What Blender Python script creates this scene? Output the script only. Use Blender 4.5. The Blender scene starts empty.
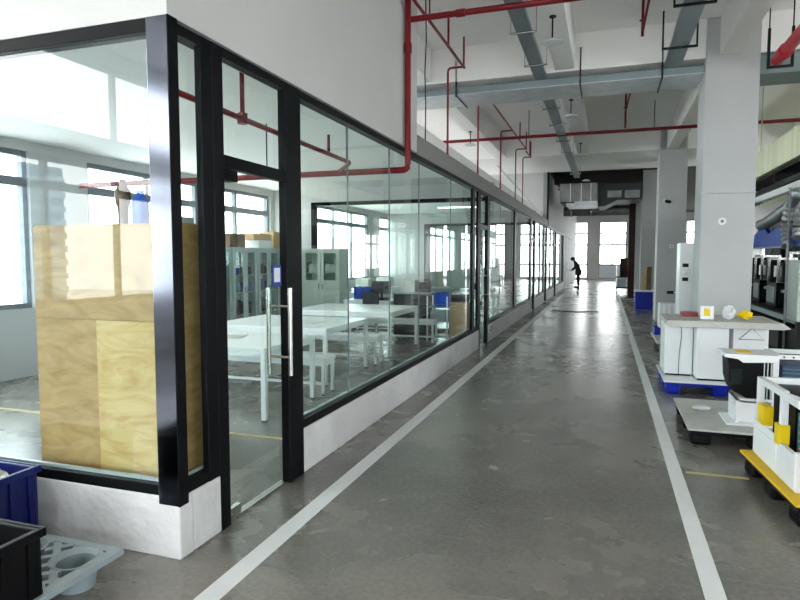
import bpy, bmesh, math, random
from mathutils import Vector, Matrix
random.seed(7)
S = bpy.context.scene
C = S.collection
PI = math.pi

# ------------------------------------------------------------------ materials
def mat(name, col, rough=.5, metal=0., noise=0., nscale=4., bump=0., bscale=40., spec=.5, col2=None, detail=5, rvar=0., stretch=None):
    m = bpy.data.materials.new(name); m.use_nodes = True
    nt = m.node_tree; b = nt.nodes['Principled BSDF']
    b.inputs['Base Color'].default_value = (*col, 1); b.inputs['Roughness'].default_value = rough
    b.inputs['Metallic'].default_value = metal; b.inputs['Specular IOR Level'].default_value = spec
    tc = nt.nodes.new('ShaderNodeTexCoord'); mp = nt.nodes.new('ShaderNodeMapping')
    nt.links.new(tc.outputs['Object'], mp.inputs['Vector'])
    if stretch: mp.inputs['Scale'].default_value = stretch
    n = nt.nodes.new('ShaderNodeTexNoise'); n.inputs['Scale'].default_value = nscale; n.inputs['Detail'].default_value = detail
    nt.links.new(mp.outputs['Vector'], n.inputs['Vector'])
    r = nt.nodes.new('ShaderNodeValToRGB')
    c2 = col2 or tuple(max(0, c * (1 - noise)) for c in col)
    r.color_ramp.elements[0].position = .32; r.color_ramp.elements[1].position = .68
    r.color_ramp.elements[0].color = (*c2, 1); r.color_ramp.elements[1].color = (*col, 1)
    nt.links.new(n.outputs['Fac'], r.inputs['Fac']); nt.links.new(r.outputs['Color'], b.inputs['Base Color'])
    if rvar:
        mr = nt.nodes.new('ShaderNodeMapRange'); mr.inputs['To Min'].default_value = rough - rvar; mr.inputs['To Max'].default_value = rough + rvar
        nt.links.new(n.outputs['Fac'], mr.inputs['Value']); nt.links.new(mr.outputs['Result'], b.inputs['Roughness'])
    if bump:
        n2 = nt.nodes.new('ShaderNodeTexNoise'); n2.inputs['Scale'].default_value = bscale
        nt.links.new(tc.outputs['Object'], n2.inputs['Vector'])
        bp = nt.nodes.new('ShaderNodeBump'); bp.inputs['Strength'].default_value = bump; bp.inputs['Distance'].default_value = .01
        nt.links.new(n2.outputs['Fac'], bp.inputs['Height']); nt.links.new(bp.outputs['Normal'], b.inputs['Normal'])
    return m

def glass_mat(name, tint=(.9, .96, .94), ior=1.55, rough=0.):
    m = bpy.data.materials.new(name); m.use_nodes = True; nt = m.node_tree; nt.nodes.clear()
    out = nt.nodes.new('ShaderNodeOutputMaterial'); mx = nt.nodes.new('ShaderNodeMixShader')
    tr = nt.nodes.new('ShaderNodeBsdfTransparent'); tr.inputs['Color'].default_value = (*tint, 1)
    gl = nt.nodes.new('ShaderNodeBsdfGlossy'); gl.inputs['Roughness'].default_value = rough
    fr = nt.nodes.new('ShaderNodeFresnel'); fr.inputs['IOR'].default_value = ior
    ge = nt.nodes.new('ShaderNodeNewGeometry'); sub = nt.nodes.new('ShaderNodeMath'); sub.operation = 'SUBTRACT'; sub.inputs[0].default_value = 1
    mul = nt.nodes.new('ShaderNodeMath'); mul.operation = 'MULTIPLY'
    nt.links.new(ge.outputs['Backfacing'], sub.inputs[1]); nt.links.new(sub.outputs[0], mul.inputs[0]); nt.links.new(fr.outputs[0], mul.inputs[1])
    nt.links.new(mul.outputs[0], mx.inputs[0]); nt.links.new(tr.outputs[0], mx.inputs[1]); nt.links.new(gl.outputs[0], mx.inputs[2])
    nt.links.new(mx.outputs[0], out.inputs[0])
    return m

def emis(name, col, st):
    m = bpy.data.materials.new(name); m.use_nodes = True; b = m.node_tree.nodes['Principled BSDF']
    b.inputs['Base Color'].default_value = (*col, 1); b.inputs['Emission Color'].default_value = (*col, 1); b.inputs['Emission Strength'].default_value = st
    return m

M = {}
M['wall'] = mat('white_plaster', (.57, .565, .56), .75, noise=.05, nscale=1.3, bump=.12, bscale=30)
M['lowwall'] = mat('rough_white_plaster', (.66, .66, .67), .8, noise=.16, nscale=3.5, bump=1.0, bscale=14)
M['ceil'] = mat('ceiling_paint', (.93, .92, .91), .85, noise=.03, nscale=.7)
M['beam'] = mat('beam_paint', (.93, .92, .91), .8, noise=.03, nscale=1.)
M['shadeceil'] = mat('ceiling_painted_shade', (.03, .028, .026), .85, noise=.3, nscale=1., spec=.1)  # shade of the unlit far end put into the ceiling colour
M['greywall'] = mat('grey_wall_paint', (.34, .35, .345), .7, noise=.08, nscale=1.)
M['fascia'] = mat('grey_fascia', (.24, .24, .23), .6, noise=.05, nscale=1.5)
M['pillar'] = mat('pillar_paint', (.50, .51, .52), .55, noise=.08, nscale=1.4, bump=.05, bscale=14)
M['black'] = mat('black_anodised_metal', (.003, .0035, .005), .42, spec=.12, noise=.3)
M['steelpost'] = mat('polished_dark_steel', (.13, .14, .17), .12, metal=1., noise=.2, nscale=2)
M['steel'] = mat('brushed_steel', (.55, .55, .54), .25, metal=1., noise=.1, nscale=20)
M['galv'] = mat('galvanised_steel', (.68, .72, .74), .45, metal=.35, noise=.18, nscale=5, col2=(.52, .57, .60))
M['traygrey'] = mat('blue_grey_paint_and_tray_shade', (.22, .28, .30), .45, metal=.2, noise=.1, nscale=3)
M['red'] = mat('red_pipe_paint', (.20, .006, .012), .4, noise=.25, nscale=6, spec=.3)
M['redbright'] = mat('bright_red_pipe_paint', (.55, .008, .03), .35, noise=.15, nscale=6, spec=.3)
M['dark'] = mat('dark_iron', (.010, .010, .012), .5, noise=.3, spec=.2)
M['blackp'] = mat('black_plastic', (.003, .003, .004), .5, noise=.3, nscale=12, spec=.15)
M['blue'] = mat('blue_plastic', (.004, .022, .42), .4, noise=.2, nscale=4, spec=.25)
M['blueb'] = mat('deep_blue_plastic', (.003, .008, .11), .4, noise=.3, nscale=5, spec=.25)
M['bluet'] = mat('blue_cover_sheet', (.006, .07, .48), .5, noise=.35, nscale=5, spec=.25)
M['yellow'] = mat('yellow_board', (.80, .50, .008), .5, noise=.12, nscale=4, spec=.25)
M['ytape'] = mat('yellow_tape', (.88, .62, .012), .4, noise=.08, spec=.25)
M['white'] = mat('white_powder_coat', (.82, .84, .86), .35, noise=.04, nscale=3)
M['wtop'] = mat('white_laminate', (.86, .88, .88), .3, noise=.03, nscale=2)
M['paint'] = mat('white_floor_paint', (.80, .82, .82), .4, noise=.06, nscale=7)
M['yline'] = mat('yellow_floor_paint', (.65, .52, .20), .45, noise=.2, nscale=9)
M['cabgreen'] = mat('grey_green_cabinet_paint', (.47, .53, .47), .4, noise=.05)
M['cabgrey'] = mat('grey_blue_cabinet_paint', (.42, .50, .50), .4, noise=.05)
M['shelfdark'] = mat('dark_cabinet_inside', (.012, .02, .025), .6, noise=.5, nscale=9, spec=.2)
M['board'] = mat('pale_grey_board', (.55, .55, .52), .6, noise=.15, nscale=8)
M['palgrey'] = mat('blue_grey_plastic', (.28, .34, .37), .4, noise=.08, nscale=6)
M['card'] = mat('cardboard', (.55, .38, .20), .8, noise=.12, nscale=7)
M['carddk'] = mat('brown_cardboard', (.20, .13, .08), .85, noise=.3, nscale=8)
M['cream'] = mat('cream_sheet', (.86, .88, .62), .6, noise=.25, nscale=1.6, stretch=(1, 3, .15))
M['copper'] = mat('copper_tube', (.65, .33, .22), .35, metal=.8, noise=.3, nscale=14)
M['duct'] = mat('worn_duct_steel', (.22, .23, .23), .4, metal=.6, noise=.35, nscale=3)
M['teal'] = mat('teal_fins', (.03, .20, .27), .45, noise=.3, nscale=30)
M['navy'] = mat('navy_fins', (.015, .04, .12), .4, noise=.4, nscale=26)
M['hose'] = mat('silver_foil_hose', (.42, .43, .44), .35, metal=.6, noise=.3, nscale=18)
M['redbox'] = mat('dark_red_plastic', (.25, .01, .015), .4, noise=.2)
M['rust'] = mat('red_brown_steel', (.03, .009, .008), .55, noise=.4, nscale=3, spec=.2)
M['skin'] = mat('skin', (.16, .085, .055), .5, noise=.1)
M['cloth'] = mat('black_cloth', (.012, .012, .014), .85, noise=.3)
M['clothd'] = mat('dark_trousers', (.015, .015, .02), .85, noise=.3)
M['plastw'] = mat('white_film', (.8, .82, .85), .3, noise=.2, nscale=12, bump=.6, bscale=25)
M['bottleb'] = mat('brown_bottle', (.16, .07, .02), .25, noise=.4, nscale=20)
M['bottleblue'] = mat('blue_bottle', (.02, .12, .6), .25, noise=.1)
M['green'] = mat('green_sign', (.02, .35, .15), .4)
M['signblue'] = mat('blue_sign', (.02, .06, .35), .4)
M['tealdk'] = mat('dark_teal_duct', (.018, .03, .03), .5, noise=.2, nscale=3, spec=.3)
M['grille'] = mat('black_grille', (.01, .01, .01), .6)
M['bldg'] = mat('outside_building', (.16, .24, .32), .6, noise=.15)
M['bldgl'] = mat('outside_louvre', (.30, .38, .45), .6, noise=.1)
M['mullion'] = mat('grey_window_frame', (.16, .18, .20), .4, noise=.1)
M['seat'] = mat('black_seat', (.02, .02, .025), .6, noise=.2)
M['screen'] = mat('dark_screen', (.01, .012, .015), .15)
M['glass'] = glass_mat('partition_glass', (.90, .955, .94), 1.55)
M['endglass'] = glass_mat('end_wall_glass', (.88, .94, .95), 1.6)
M['wglass'] = glass_mat('window_glass', (.95, .98, .98), 1.4)
M['frost'] = mat('frosted_panel', (.75, .80, .84), .6, noise=.08, nscale=3)
M['pale'] = mat('pale_ground', (.72, .72, .70), .9, noise=.1, nscale=.2)
M['led'] = emis('led_panel', (1, .98, .95), 6)

# plywood: warm veneer with stretched grain
def plywood(name, a, b_, seed):
    m = bpy.data.materials.new(name); m.use_nodes = True; nt = m.node_tree; b = nt.nodes['Principled BSDF']; b.inputs['Roughness'].default_value = .5
    tc = nt.nodes.new('ShaderNodeTexCoord'); mp = nt.nodes.new('ShaderNodeMapping'); mp.inputs['Scale'].default_value = (1.5, 1.5, 4.2); mp.inputs['Location'].default_value = (seed, seed * 2, seed)
    n = nt.nodes.new('ShaderNodeTexNoise'); n.inputs['Scale'].default_value = 1.5; n.inputs['Detail'].default_value = 7; n.inputs['Distortion'].default_value = 2.4; n.inputs['Roughness'].default_value = .6
    r = nt.nodes.new('ShaderNodeValToRGB'); r.color_ramp.elements[0].color = (*a, 1); r.color_ramp.elements[1].color = (*b_, 1)
    r.color_ramp.elements[0].position = .36; r.color_ramp.elements[1].position = .6
    nt.links.new(tc.outputs['Object'], mp.inputs[0]); nt.links.new(mp.outputs[0], n.inputs['Vector'])
    nt.links.new(n.outputs['Fac'], r.inputs[0]); nt.links.new(r.outputs[0], b.inputs['Base Color'])
    return m
M['ply'] = plywood('plywood_pale', (.62, .36, .11), (.76, .52, .22), 1.)
M['ply2'] = plywood('plywood_amber', (.42, .22, .07), (.56, .33, .13), 4.)

# polished concrete floor with wear, mottling and saw-cut joints
def floor_mat():
    m = bpy.data.materials.new('polished_concrete'); m.use_nodes = True; nt = m.node_tree; b = nt.nodes['Principled BSDF']
    tc = nt.nodes.new('ShaderNodeTexCoord')
    def noise(sc, det, dist=0.):
        n = nt.nodes.new('ShaderNodeTexNoise'); n.inputs['Scale'].default_value = sc; n.inputs['Detail'].default_value = det; n.inputs['Distortion'].default_value = dist
        nt.links.new(tc.outputs['Object'], n.inputs['Vector']); return n
    n1 = noise(.5, 4, .5); n2 = noise(2.6, 5, .4); n3 = noise(34, 5)
    a = nt.nodes.new('ShaderNodeMix'); a.inputs[0].default_value = .38
    nt.links.new(n1.outputs['Fac'], a.inputs[2]); nt.links.new(n2.outputs['Fac'], a.inputs[3])
    a2 = nt.nodes.new('ShaderNodeMix'); a2.inputs[0].default_value = .35
    nt.links.new(a.outputs[0], a2.inputs[2]); nt.links.new(n3.outputs['Fac'], a2.inputs[3])
    r = nt.nodes.new('ShaderNodeValToRGB'); e = r.color_ramp.elements
    e[0].position = .30; e[0].color = (.088, .086, .080, 1); e[1].position = .72; e[1].color = (.31, .285, .24, 1)
    k = e.new(.5); k.color = (.172, .164, .146, 1)
    nt.links.new(a2.outputs[0], r.inputs[0])
    # saw-cut joints every few metres
    sx = nt.nodes.new('ShaderNodeSeparateXYZ'); nt.links.new(tc.outputs['Object'], sx.inputs[0])
    def joint(out, period, off):
        ad = nt.nodes.new('ShaderNodeMath'); ad.operation = 'ADD'; ad.inputs[1].default_value = off; nt.links.new(out, ad.inputs[0])
        pp = nt.nodes.new('ShaderNodeMath'); pp.operation = 'PINGPONG'; pp.inputs[1].default_value = period / 2; nt.links.new(ad.outputs[0], pp.inputs[0])
        lt = nt.nodes.new('ShaderNodeMath'); lt.operation = 'LESS_THAN'; lt.inputs[1].default_value = .004; nt.links.new(pp.outputs[0], lt.inputs[0]); return lt
    j1 = joint(sx.outputs[1], 3.4, 340 + 19.5 - 3.4); 
    mixj = nt.nodes.new('ShaderNodeMix'); mixj.data_type = 'RGBA'; mixj.inputs[7].default_value = (.21, .205, .18, 1)
    nt.links.new(j1.outputs[0], mixj.inputs[0]); nt.links.new(r.outputs[0], mixj.inputs[6])
    nt.links.new(mixj.outputs[2], b.inputs['Base Color'])
    mr = nt.nodes.new('ShaderNodeMapRange'); mr.inputs['From Min'].default_value = .35; mr.inputs['From Max'].default_value = .65
    mr.inputs['To Min'].default_value = .25; mr.inputs['To Max'].default_value = .29
    nt.links.new(a.outputs[0], mr.inputs[0]); nt.links.new(mr.outputs[0], b.inputs['Roughness'])
    bp = nt.nodes.new('ShaderNodeBump'); bp.inputs['Strength'].default_value = .03; bp.inputs['Distance'].default_value = .02
    b.inputs['Specular IOR Level'].default_value = .75
    return m
M['floor'] = floor_mat()

# ------------------------------------------------------------------ builders
class MB:
    def __init__(s): s.bm = bmesh.new()
    def box(s, x0, x1, y0, y1, z0, z1, rot=None, piv=None):
        m = Matrix.Translation(((x0+x1)/2, (y0+y1)/2, (z0+z1)/2)) @ Matrix.Diagonal((abs(x1-x0), abs(y1-y0), abs(z1-z0), 1))
        if rot is not None:
            p = Vector(piv) if piv else Vector(((x0+x1)/2, (y0+y1)/2, (z0+z1)/2))
            m = Matrix.Translation(p) @ rot @ Matrix.Translation(-p) @ m
        bmesh.ops.create_cube(s.bm, size=1, matrix=m); return s
    def cyl(s, a, b, r, r2=None, n=14, cap=True):
        a = Vector(a); b = Vector(b); d = b - a
        q = d.to_track_quat('Z', 'Y').to_matrix().to_4x4()
        bmesh.ops.create_cone(s.bm, cap_ends=cap, segments=n, radius1=r, radius2=r if r2 is None else r2, depth=d.length, matrix=Matrix.Translation((a+b)/2) @ q); return s
    def sph(s, c, r, sc=(1, 1, 1), n=12):
        bmesh.ops.create_uvsphere(s.bm, u_segments=n, v_segments=max(6, n//2+2), radius=r, matrix=Matrix.Translation(c) @ Matrix.Diagonal((*sc, 1))); return s
    def tube(s, pts, r, n=10, ridge=0., closed=False):
        P = [Vector(p) for p in pts]; rings = []
        up = Vector((0, 0, 1))
        for i, p in enumerate(P):
            t = (P[min(i+1, len(P)-1)] - P[max(i-1, 0)]).normalized()
            u = t.cross(up)
            if u.length < .05: u = t.cross(Vector((0, 1, 0)))
            u.normalize(); v = t.cross(u).normalized()
            rr = r * (1 + (ridge if i % 2 else -ridge))
            rings.append([s.bm.verts.new(p + (u*math.cos(k*2*PI/n) + v*math.sin(k*2*PI/n)) * rr) for k in range(n)])
        for a, b in zip(rings, rings[1:]):
            for k in range(n):
                s.bm.faces.new((a[k], a[(k+1) % n], b[(k+1) % n], b[k]))
        s.bm.faces.new(rings[0][::-1]); s.bm.faces.new(rings[-1]); return s
    def prism(s, poly, axis, a, b):
        # poly: 2D points; axis: extrusion axis
        def P(u, v, w): return {'x': (w, u, v), 'y': (u, w, v), 'z': (u, v, w)}[axis]
        A = [s.bm.verts.new(P(u, v, a)) for u, v in poly]; B = [s.bm.verts.new(P(u, v, b)) for u, v in poly]
        s.bm.faces.new(A); s.bm.faces.new(B[::-1]); n = len(poly)
        for k in range(n): s.bm.faces.new((A[k], B[k], B[(k+1) % n], A[(k+1) % n]))
        return s
    def lathe(s, prof, c=(0, 0, 0), n=20):
        rings = [[s.bm.verts.new((c[0] + r*math.cos(k*2*PI/n), c[1] + r*math.sin(k*2*PI/n), c[2] + z)) for k in range(n)] for r, z in prof]
        for a, b in zip(rings, rings[1:]):
            for k in range(n): s.bm.faces.new((a[k], a[(k+1) % n], b[(k+1) % n], b[k]))
        s.bm.faces.new(rings[0][::-1]); s.bm.faces.new(rings[-1]); return s
    def build(s, name, m, parent=None, world=False, bevel=0., smooth=False):
        bmesh.ops.recalc_face_normals(s.bm, faces=s.bm.faces)
        me = bpy.data.meshes.new(name)
        loc = Vector((0, 0, 0))
        if parent is not None and world:
            p = parent; acc = Vector((0, 0, 0))
            while p is not None: acc += p.location; p = p.parent
            bmesh.ops.translate(s.bm, verts=s.bm.verts, vec=-acc)
        elif parent is None:
            xs = [v.co for v in s.bm.verts]
            loc = Vector(((min(v.x for v in xs)+max(v.x for v in xs))/2, (min(v.y for v in xs)+max(v.y for v in xs))/2, min(v.z for v in xs)))
            bmesh.ops.translate(s.bm, verts=s.bm.verts, vec=-loc)
        s.bm.to_mesh(me); s.bm.free(); me.materials.append(m)
        if smooth:
            for p in me.polygons: p.use_smooth = True
            try: me.set_sharp_from_angle(angle=math.radians(35))
            except Exception: pass
        o = bpy.data.objects.new(name, me); o.location = loc; o.parent = parent; C.objects.link(o)
        if bevel:
            b = o.modifiers.new('bevel', 'BEVEL'); b.width = bevel; b.segments = 2; b.limit_method = 'ANGLE'
        return o

def tag(o, label=None, cat=None, group=None, kind=None):
    if label: o['label'] = label
    if cat: o['category'] = cat
    if group: o['group'] = group
    if kind: o['kind'] = kind
    return o
def thing(name, label, cat, loc=(0, 0, 0), rz=0, group=None):
    o = bpy.data.objects.new(name, None); C.objects.link(o); o.empty_display_size = .2
    o.location = loc; o.rotation_euler = (0, 0, rz); return tag(o, label, cat, group)
def copy_tree(o, parent=None):
    c = o.copy(); C.objects.link(c); c.parent = parent
    for ch in [k for k in kids[o]] if o in kids else list(o.children): copy_tree(ch, c)
    return c
kids = {}
def struct(name, mb, m, **k):
    return tag(mb.build(name, m, **k), kind='structure')
def sroot(name, loc):
    o = bpy.data.objects.new(name, None); C.objects.link(o); o.location = loc; return tag(o, kind='structure')

XW = -2.163        # corridor face of the glazed partition
ZC = 4.95          # ceiling
ZB = 4.44          # underside of beams
YP = [1.85, 9.5, 17.15, 24.8, 32.45, 40.1]   # pillar grid
XL = -7.6; XR = 9.0; YB = -9.0; YF = 48.0

# ------------------------------------------------------------------ floor, ceiling, beams
struct('floor', MB().box(XL-.2, XR+.2, YB-.2, YF+.2, -.2, 0), M['floor'])
struct('ceiling', MB().box(XL-.2, XR+.2, YB-.2, 24.3, ZC, ZC+.2), M['ceil'])
struct('ceiling_far', MB().box(XL-.2, XR+.2, 24.3, YF+.2, ZC, ZC+.2), M['shadeceil'])
# longitudinal beams
for i, (x0, x1, d) in enumerate([(1.42, 1.68, 0), (-.78, -.50, 0), (-3.0, -2.7, 0), (-5.3, -5.0, 0), (4.2, 4.45, 0), (6.6, 6.85, 0)]):
    for (ya, yb) in ((-8.9, YP[1]), (YP[1]+.65, YP[2]), ):
        struct('ceiling_beam', MB().box(x0, x1, ya, yb, ZB, ZC), M['beam'])
# cross beams on the pillar grid
for y in (YP[0], YP[1]):
    struct('ceiling_beam', MB().box(XL, XR, y+.03, y+.62, ZB-.02, ZC), M['beam'])
struct('ceiling_beam', MB().box(XL, XR, YP[2], YP[2]+2.1, ZB-.01, ZC), M['beam'])
struct('ceiling_beam', MB().box(-2.0, 1.24, 24.7, 25.2, 4.55, ZC-.001), M['shadeceil'])  # far beam coloured dark as well, standing in for shade

# pillars
for i, y in enumerate(YP):
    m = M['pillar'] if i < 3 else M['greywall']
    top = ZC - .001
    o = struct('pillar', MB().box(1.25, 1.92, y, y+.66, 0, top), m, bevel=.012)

# ------------------------------------------------------------------ outer walls with windows
wcount = [0]
def window(root_loc, w, z0, z1, axis, nv, bars):
    """window in local coords, plane through origin; axis 'y': runs along Y, 'x': runs along X."""
    wcount[0] += 1
    key = (w, z0, z1, axis, nv, tuple(bars))
    r = sroot('window_%d' % wcount[0], root_loc)
    if key in wcache:
        for me_name, me in wcache[key]:
            o = bpy.data.objects.new(me_name, me); C.objects.link(o); o.parent = r
        return r
    f = MB(); t = .07; d = .05
    def b(a0, a1, c0, c1, dd=d):
        if axis == 'y': f.box(-dd, dd, a0, a1, c0, c1)
        else: f.box(a0, a1, -dd, dd, c0, c1)
    b(0, t, z0, z1); b(w-t, w, z0, z1); b(t, w-t, z0, z0+t); b(t, w-t, z1-t, z1)
    for k in range(1, nv): b(w*k/nv - t/2, w*k/nv + t/2, z0+t, z1-t, d*.9)
    for z in bars: b(t, w-t, z-.06, z+.06, d*.95)
    fo = f.build('window_frame', M['mullion'], r)
    g = MB()
    if axis == 'y': g.box(-.004, .004, t, w-t, z0+t, z1-t)
    else: g.box(t, w-t, -.004, .004, z0+t, z1-t)
    go = g.build('pane', M['wglass'], r)
    wcache[key] = [('window_frame', fo.data), ('pane', go.data)]
    return r
wcache = {}

# left outer wall: windows 5.4 m wide every 6.4 m in two rows
wl = MB()
starts = [-5.4 + 6.4*k for k in range(-1, 9)]
starts = [s for s in starts if s > YB - 3 and s + 5.4 < YF]
starts = [s for s in starts if s >= YB+.3]
edges = [YB-.2] + [v for s in starts for v in (s, s+5.4)] + [YF+.2]
for k in range(0, len(edges), 2): wl.box(XL-.2, XL, edges[k], edges[k+1], 0, ZC)
for s in starts:
    wl.box(XL-.2, XL, s, s+5.4, 0, .95); wl.box(XL-.2, XL, s, s+5.4, 3.12, 3.5); wl.box(XL-.2, XL, s, s+5.4, 4.7, ZC)
    window((XL-.1, s, 0), 5.4, .95, 3.12, 'y', 4, (2.70,))
    window((XL-.1, s, 0), 5.4, 3.5, 4.7, 'y', 2, ())
struct('wall_left', wl, M['wall'])

# right outer wall: windows
wr = MB()
rs = [-6 + 6.4*k for k in range(0, 8)]
edges = [YB-.2] + [v for s in rs for v in (s, s+4.0)] + [YF+.2]
for k in range(0, len(edges), 2): wr.box(XR, XR+.2, edges[k], edges[k+1], 0, ZC)
for s in rs:
    wr.box(XR, XR+.2, s, s+4.0, 0, .95); wr.box(XR, XR+.2, s, s+4.0, 3.1, ZC)
    window((XR+.1, s, 0), 4.0, .95, 3.1, 'y', 4, (2.5,))
struct('wall_right', wr, M['wall'])

# wall behind the camera
wb = MB()
bs = [(-7.0, -2.4), (-1.6, 3.0), (3.8, 8.4)]
e = [XL-.2] + [v for s in bs for v in s] + [XR+.2]
for k in range(0, len(e), 2): wb.box(e[k], e[k+1], YB-.2, YB, 0, ZC)
for a, b_ in bs:
    wb.box(a, b_, YB-.2, YB, 0, .5); wb.box(a, b_, YB-.2, YB, 4.5, ZC)
    window((a, YB-.1, 0), b_-a, .5, 4.5, 'x', 3, (1.3, 2.9))
struct('wall_back', wb, M['wall'])

# far wall with two window bays
wf = MB()
fw = [(-6.4, -3.0), (-2.3, -1.32), (-.5, 1.42), (2.2, 4.6), (5.4, 8.2)]
e = [XL-.2] + [v for s in fw for v in s] + [XR+.2]
for k in range(0, len(e), 2): wf.box(e[k], e[k+1], YF, YF+.2, 0, ZC)
for a, b_ in fw:
    wf.box(a, b_, YF, YF+.2, 4.35, ZC); wf.box(a, b_, YF, YF+.2, 0, .12)
    window((a, YF+.1, 0), b_-a, .12, 4.35, 'x', 2 if b_-a > 1.2 else 1, (1.15, 2.65, 3.5))
struct('wall_far', wf, M['wall'])
struct('window_board_far', MB().box(-.47, 1.39, YF+.0, YF+.03, .16, 1.1), M['frost'])

# ------------------------------------------------------------------ glazed room: low wall, glazing, doors
lw = MB()
lw.box(XL, XW, 2.65, 2.77, 0, .345)                     # end wall plinth
DOORS = [(3.12, 3.86), (10.93, 11.62), (19.0, 19.75), (23.1, 23.85), (27.6, 28.4)]
seg = [(2.65, 3.08), (4.09, 10.86), (11.72, 18.9), (19.85, 23.0), (23.95, 27.5), (28.5, 34.0)]
for a, b_ in seg: lw.box(XW-.12, XW, a + (.0 if a > 2.7 else .12), b_, 0, .345)
struct('wall_plinth', lw, M['lowwall'], bevel=.01)
for s_ in (0,):
    pass
# upper wall block above the glass (near part), fascia and roof slab of the room
uw = MB(); uw.box(XL, XW, 2.65, 2.85, 2.9, ZC); uw.box(XW-.2, XW, 2.85, 7.0, 2.9, ZC)
struct('wall_upper', uw, M['wall'])
struct('fascia_trim_1', MB().box(XW-.2, XW+.004, 7.0, 24.3, 2.885, 3.115), M['fascia'])
struct('ceiling_glass_room', MB().box(XL, XW-.2, 2.85, 24.3, 3.26, 3.4), M['ceil'])
# walls from Y=24.3 on
struct('wall_mezzanine', MB().box(XL, XW-.2, 24.3, 24.5, 3.4, ZC), M['wall'])
struct('wall_corridor', MB().box(XW-.2, XW, 24.3, 34.0, 2.885, ZC).box(XW-.2, XW, 34.0, YF, 0, ZC), M['greywall'])
struct('trim_2', MB().box(XW-.02, XW+.02, 24.28, 34, 2.86, 2.9), M['wall'])
struct('trim_1', MB().box(XW-.05, XW+.02, 24.22, 24.31, 2.9, ZC), M['dark'])

def glazed(name, y0, y1, posts, joints):
    r = sroot(name, (XW-.06, y0, 0))
    f = MB()
    f.box(XW-.09, XW-.005, y0, y1, .345, .41); f.box(XW-.09, XW-.005, y0, y1, 2.83, 2.885)
    f.build('frame_rail', M['black'], r, world=True, bevel=.004)
    MB().box(XW-.085, XW-.065, y0, y1, .41, .422).build('inner_bead', M['galv'], r, world=True)
    for a, b_ in posts: MB().box(XW-.045, XW, a, b_, .345, 2.885).build('post', M['black'], r, world=True, bevel=.004)
    ys = [y0] + joints + [y1]
    for a, b_ in zip(ys, ys[1:]):
        MB().box(XW-.06, XW-.05, a+.003, b_-.003, .41, 2.83).build('glass_pane', M['glass'], r, world=True)
    for j in joints: MB().box(XW-.062, XW-.048, j-.0025, j+.0025, .41, 2.83).build('silicone_joint', M['mullion'], r, world=True)
    return r

# end wall glazing (faces the camera side)
r = sroot('window_end_glazing', (-4.8, 2.71, 0))
f = MB().box(XL, XW-.12, 2.655, 2.75, .345, .405).box(XL, XW-.12, 2.655, 2.75, 2.83, 2.9)
f.build('frame_rail', M['black'], r, world=True, bevel=.004)
MB().box(XL, XW-.12, 2.695, 2.72, .405, .42).build('inner_bead', M['galv'], r, world=True)
for a, b_ in ((-7.6, -5.0), (-5.0, XW-.12)):
    MB().box(a+.004, b_-.004, 2.68, 2.69, .405, 2.83).build('glass_pane', M['endglass'], r, world=True)
MB().box(-5.03, -4.97, 2.66, 2.75, .405, 2.83).build('post', M['black'], r, world=True)
pc = MB().box(XW-.135, XW+.002, 2.648, 2.72, .30, 2.90).build('corner_post', M['steelpost'], r, world=True, bevel=.004)
MB().box(XW-.001, XW+.006, 2.646, 2.722, .30, 2.90).build('corner_post_edge', M['black'], r, world=True)

glazed('window_corridor_glazing_1', 2.72, 3.0, [(2.92, 3.02)], [])
glazed('window_corridor_glazing_2', 4.09, 10.86, [(10.24, 10.86)] and [(10.25, 10.42), (10.72, 10.87)], [5.07, 6.18, 7.27, 8.9])
glazed('window_corridor_glazing_3', 11.72, 18.9, [(11.72, 11.86), (15.3, 15.6), (18.6, 18.9)], [13.4])
glazed('window_corridor_glazing_4', 19.85, 23.0, [(19.85, 20.0), (21.4, 21.6), (22.8, 23.0)], [])
glazed('window_corridor_glazing_5', 23.95, 27.5, [(23.95, 24.15), (25.6, 25.85), (27.25, 27.5)], [])
glazed('window_corridor_glazing_6', 28.5, 34.0, [(28.5, 28.8), (31.0, 31.3), (33.7, 34.0)], [])

def door(n, a, b_, detailed):
    r = sroot('door_%d' % n, (XW-.06, (a+b_)/2, 0))
    p0 = .1 if n == 1 else .1
    MB().box(XW-.062, XW+.003, a-p0, a, 0, 2.885).box(XW-.062, XW+.003, b_, b_+.22 if n == 1 else b_+.1, 0, 2.885)\
        .box(XW-.062, XW+.003, a, b_, 2.83, 2.885).box(XW-.062, XW, a, b_, 2.19, 2.265).build('door_frame', M['black'], r, world=True, bevel=.004)
    MB().box(XW-.06, XW-.05, a, b_, 2.265, 2.83).build('transom_pane', M['glass'], r, world=True)
    MB().box(XW-.055, XW-.043, a+.01, b_-.01, .02, 2.185).build('door_leaf', M['glass'], r, world=True)
    MB().box(XW-.07, XW-.02, a+.01, b_-.01, 0.0, .018).build('threshold', M['steel'], r, world=True)
    if detailed:
        MB().box(XW-.065, XW-.033, a+.02, a+.16, .02, .075).build('floor_pivot', M['steel'], r, world=True)
        MB().box(XW-.09, XW-.02, a+.01, a+.17, 2.12, 2.185).build('door_closer', M['black'], r, world=True)
    hh = MB()
    ys = b_-.09
    z0, z1 = (.82, 1.44)
    for sx in (XW+.07, XW-.045-.07+.01):
        hh.cyl((sx, ys, z0), (sx, ys, z1), .016, n=16)
    for z in (z0+.13, z1-.13): hh.cyl((XW+.07, ys, z), (XW-.105, ys, z), .010)
    hh.build('pull_handle', M['steel'], r, world=True, smooth=True)
    return r
for i, (a, b_) in enumerate(DOORS): door(i+1, a, b_, i == 0)

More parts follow.
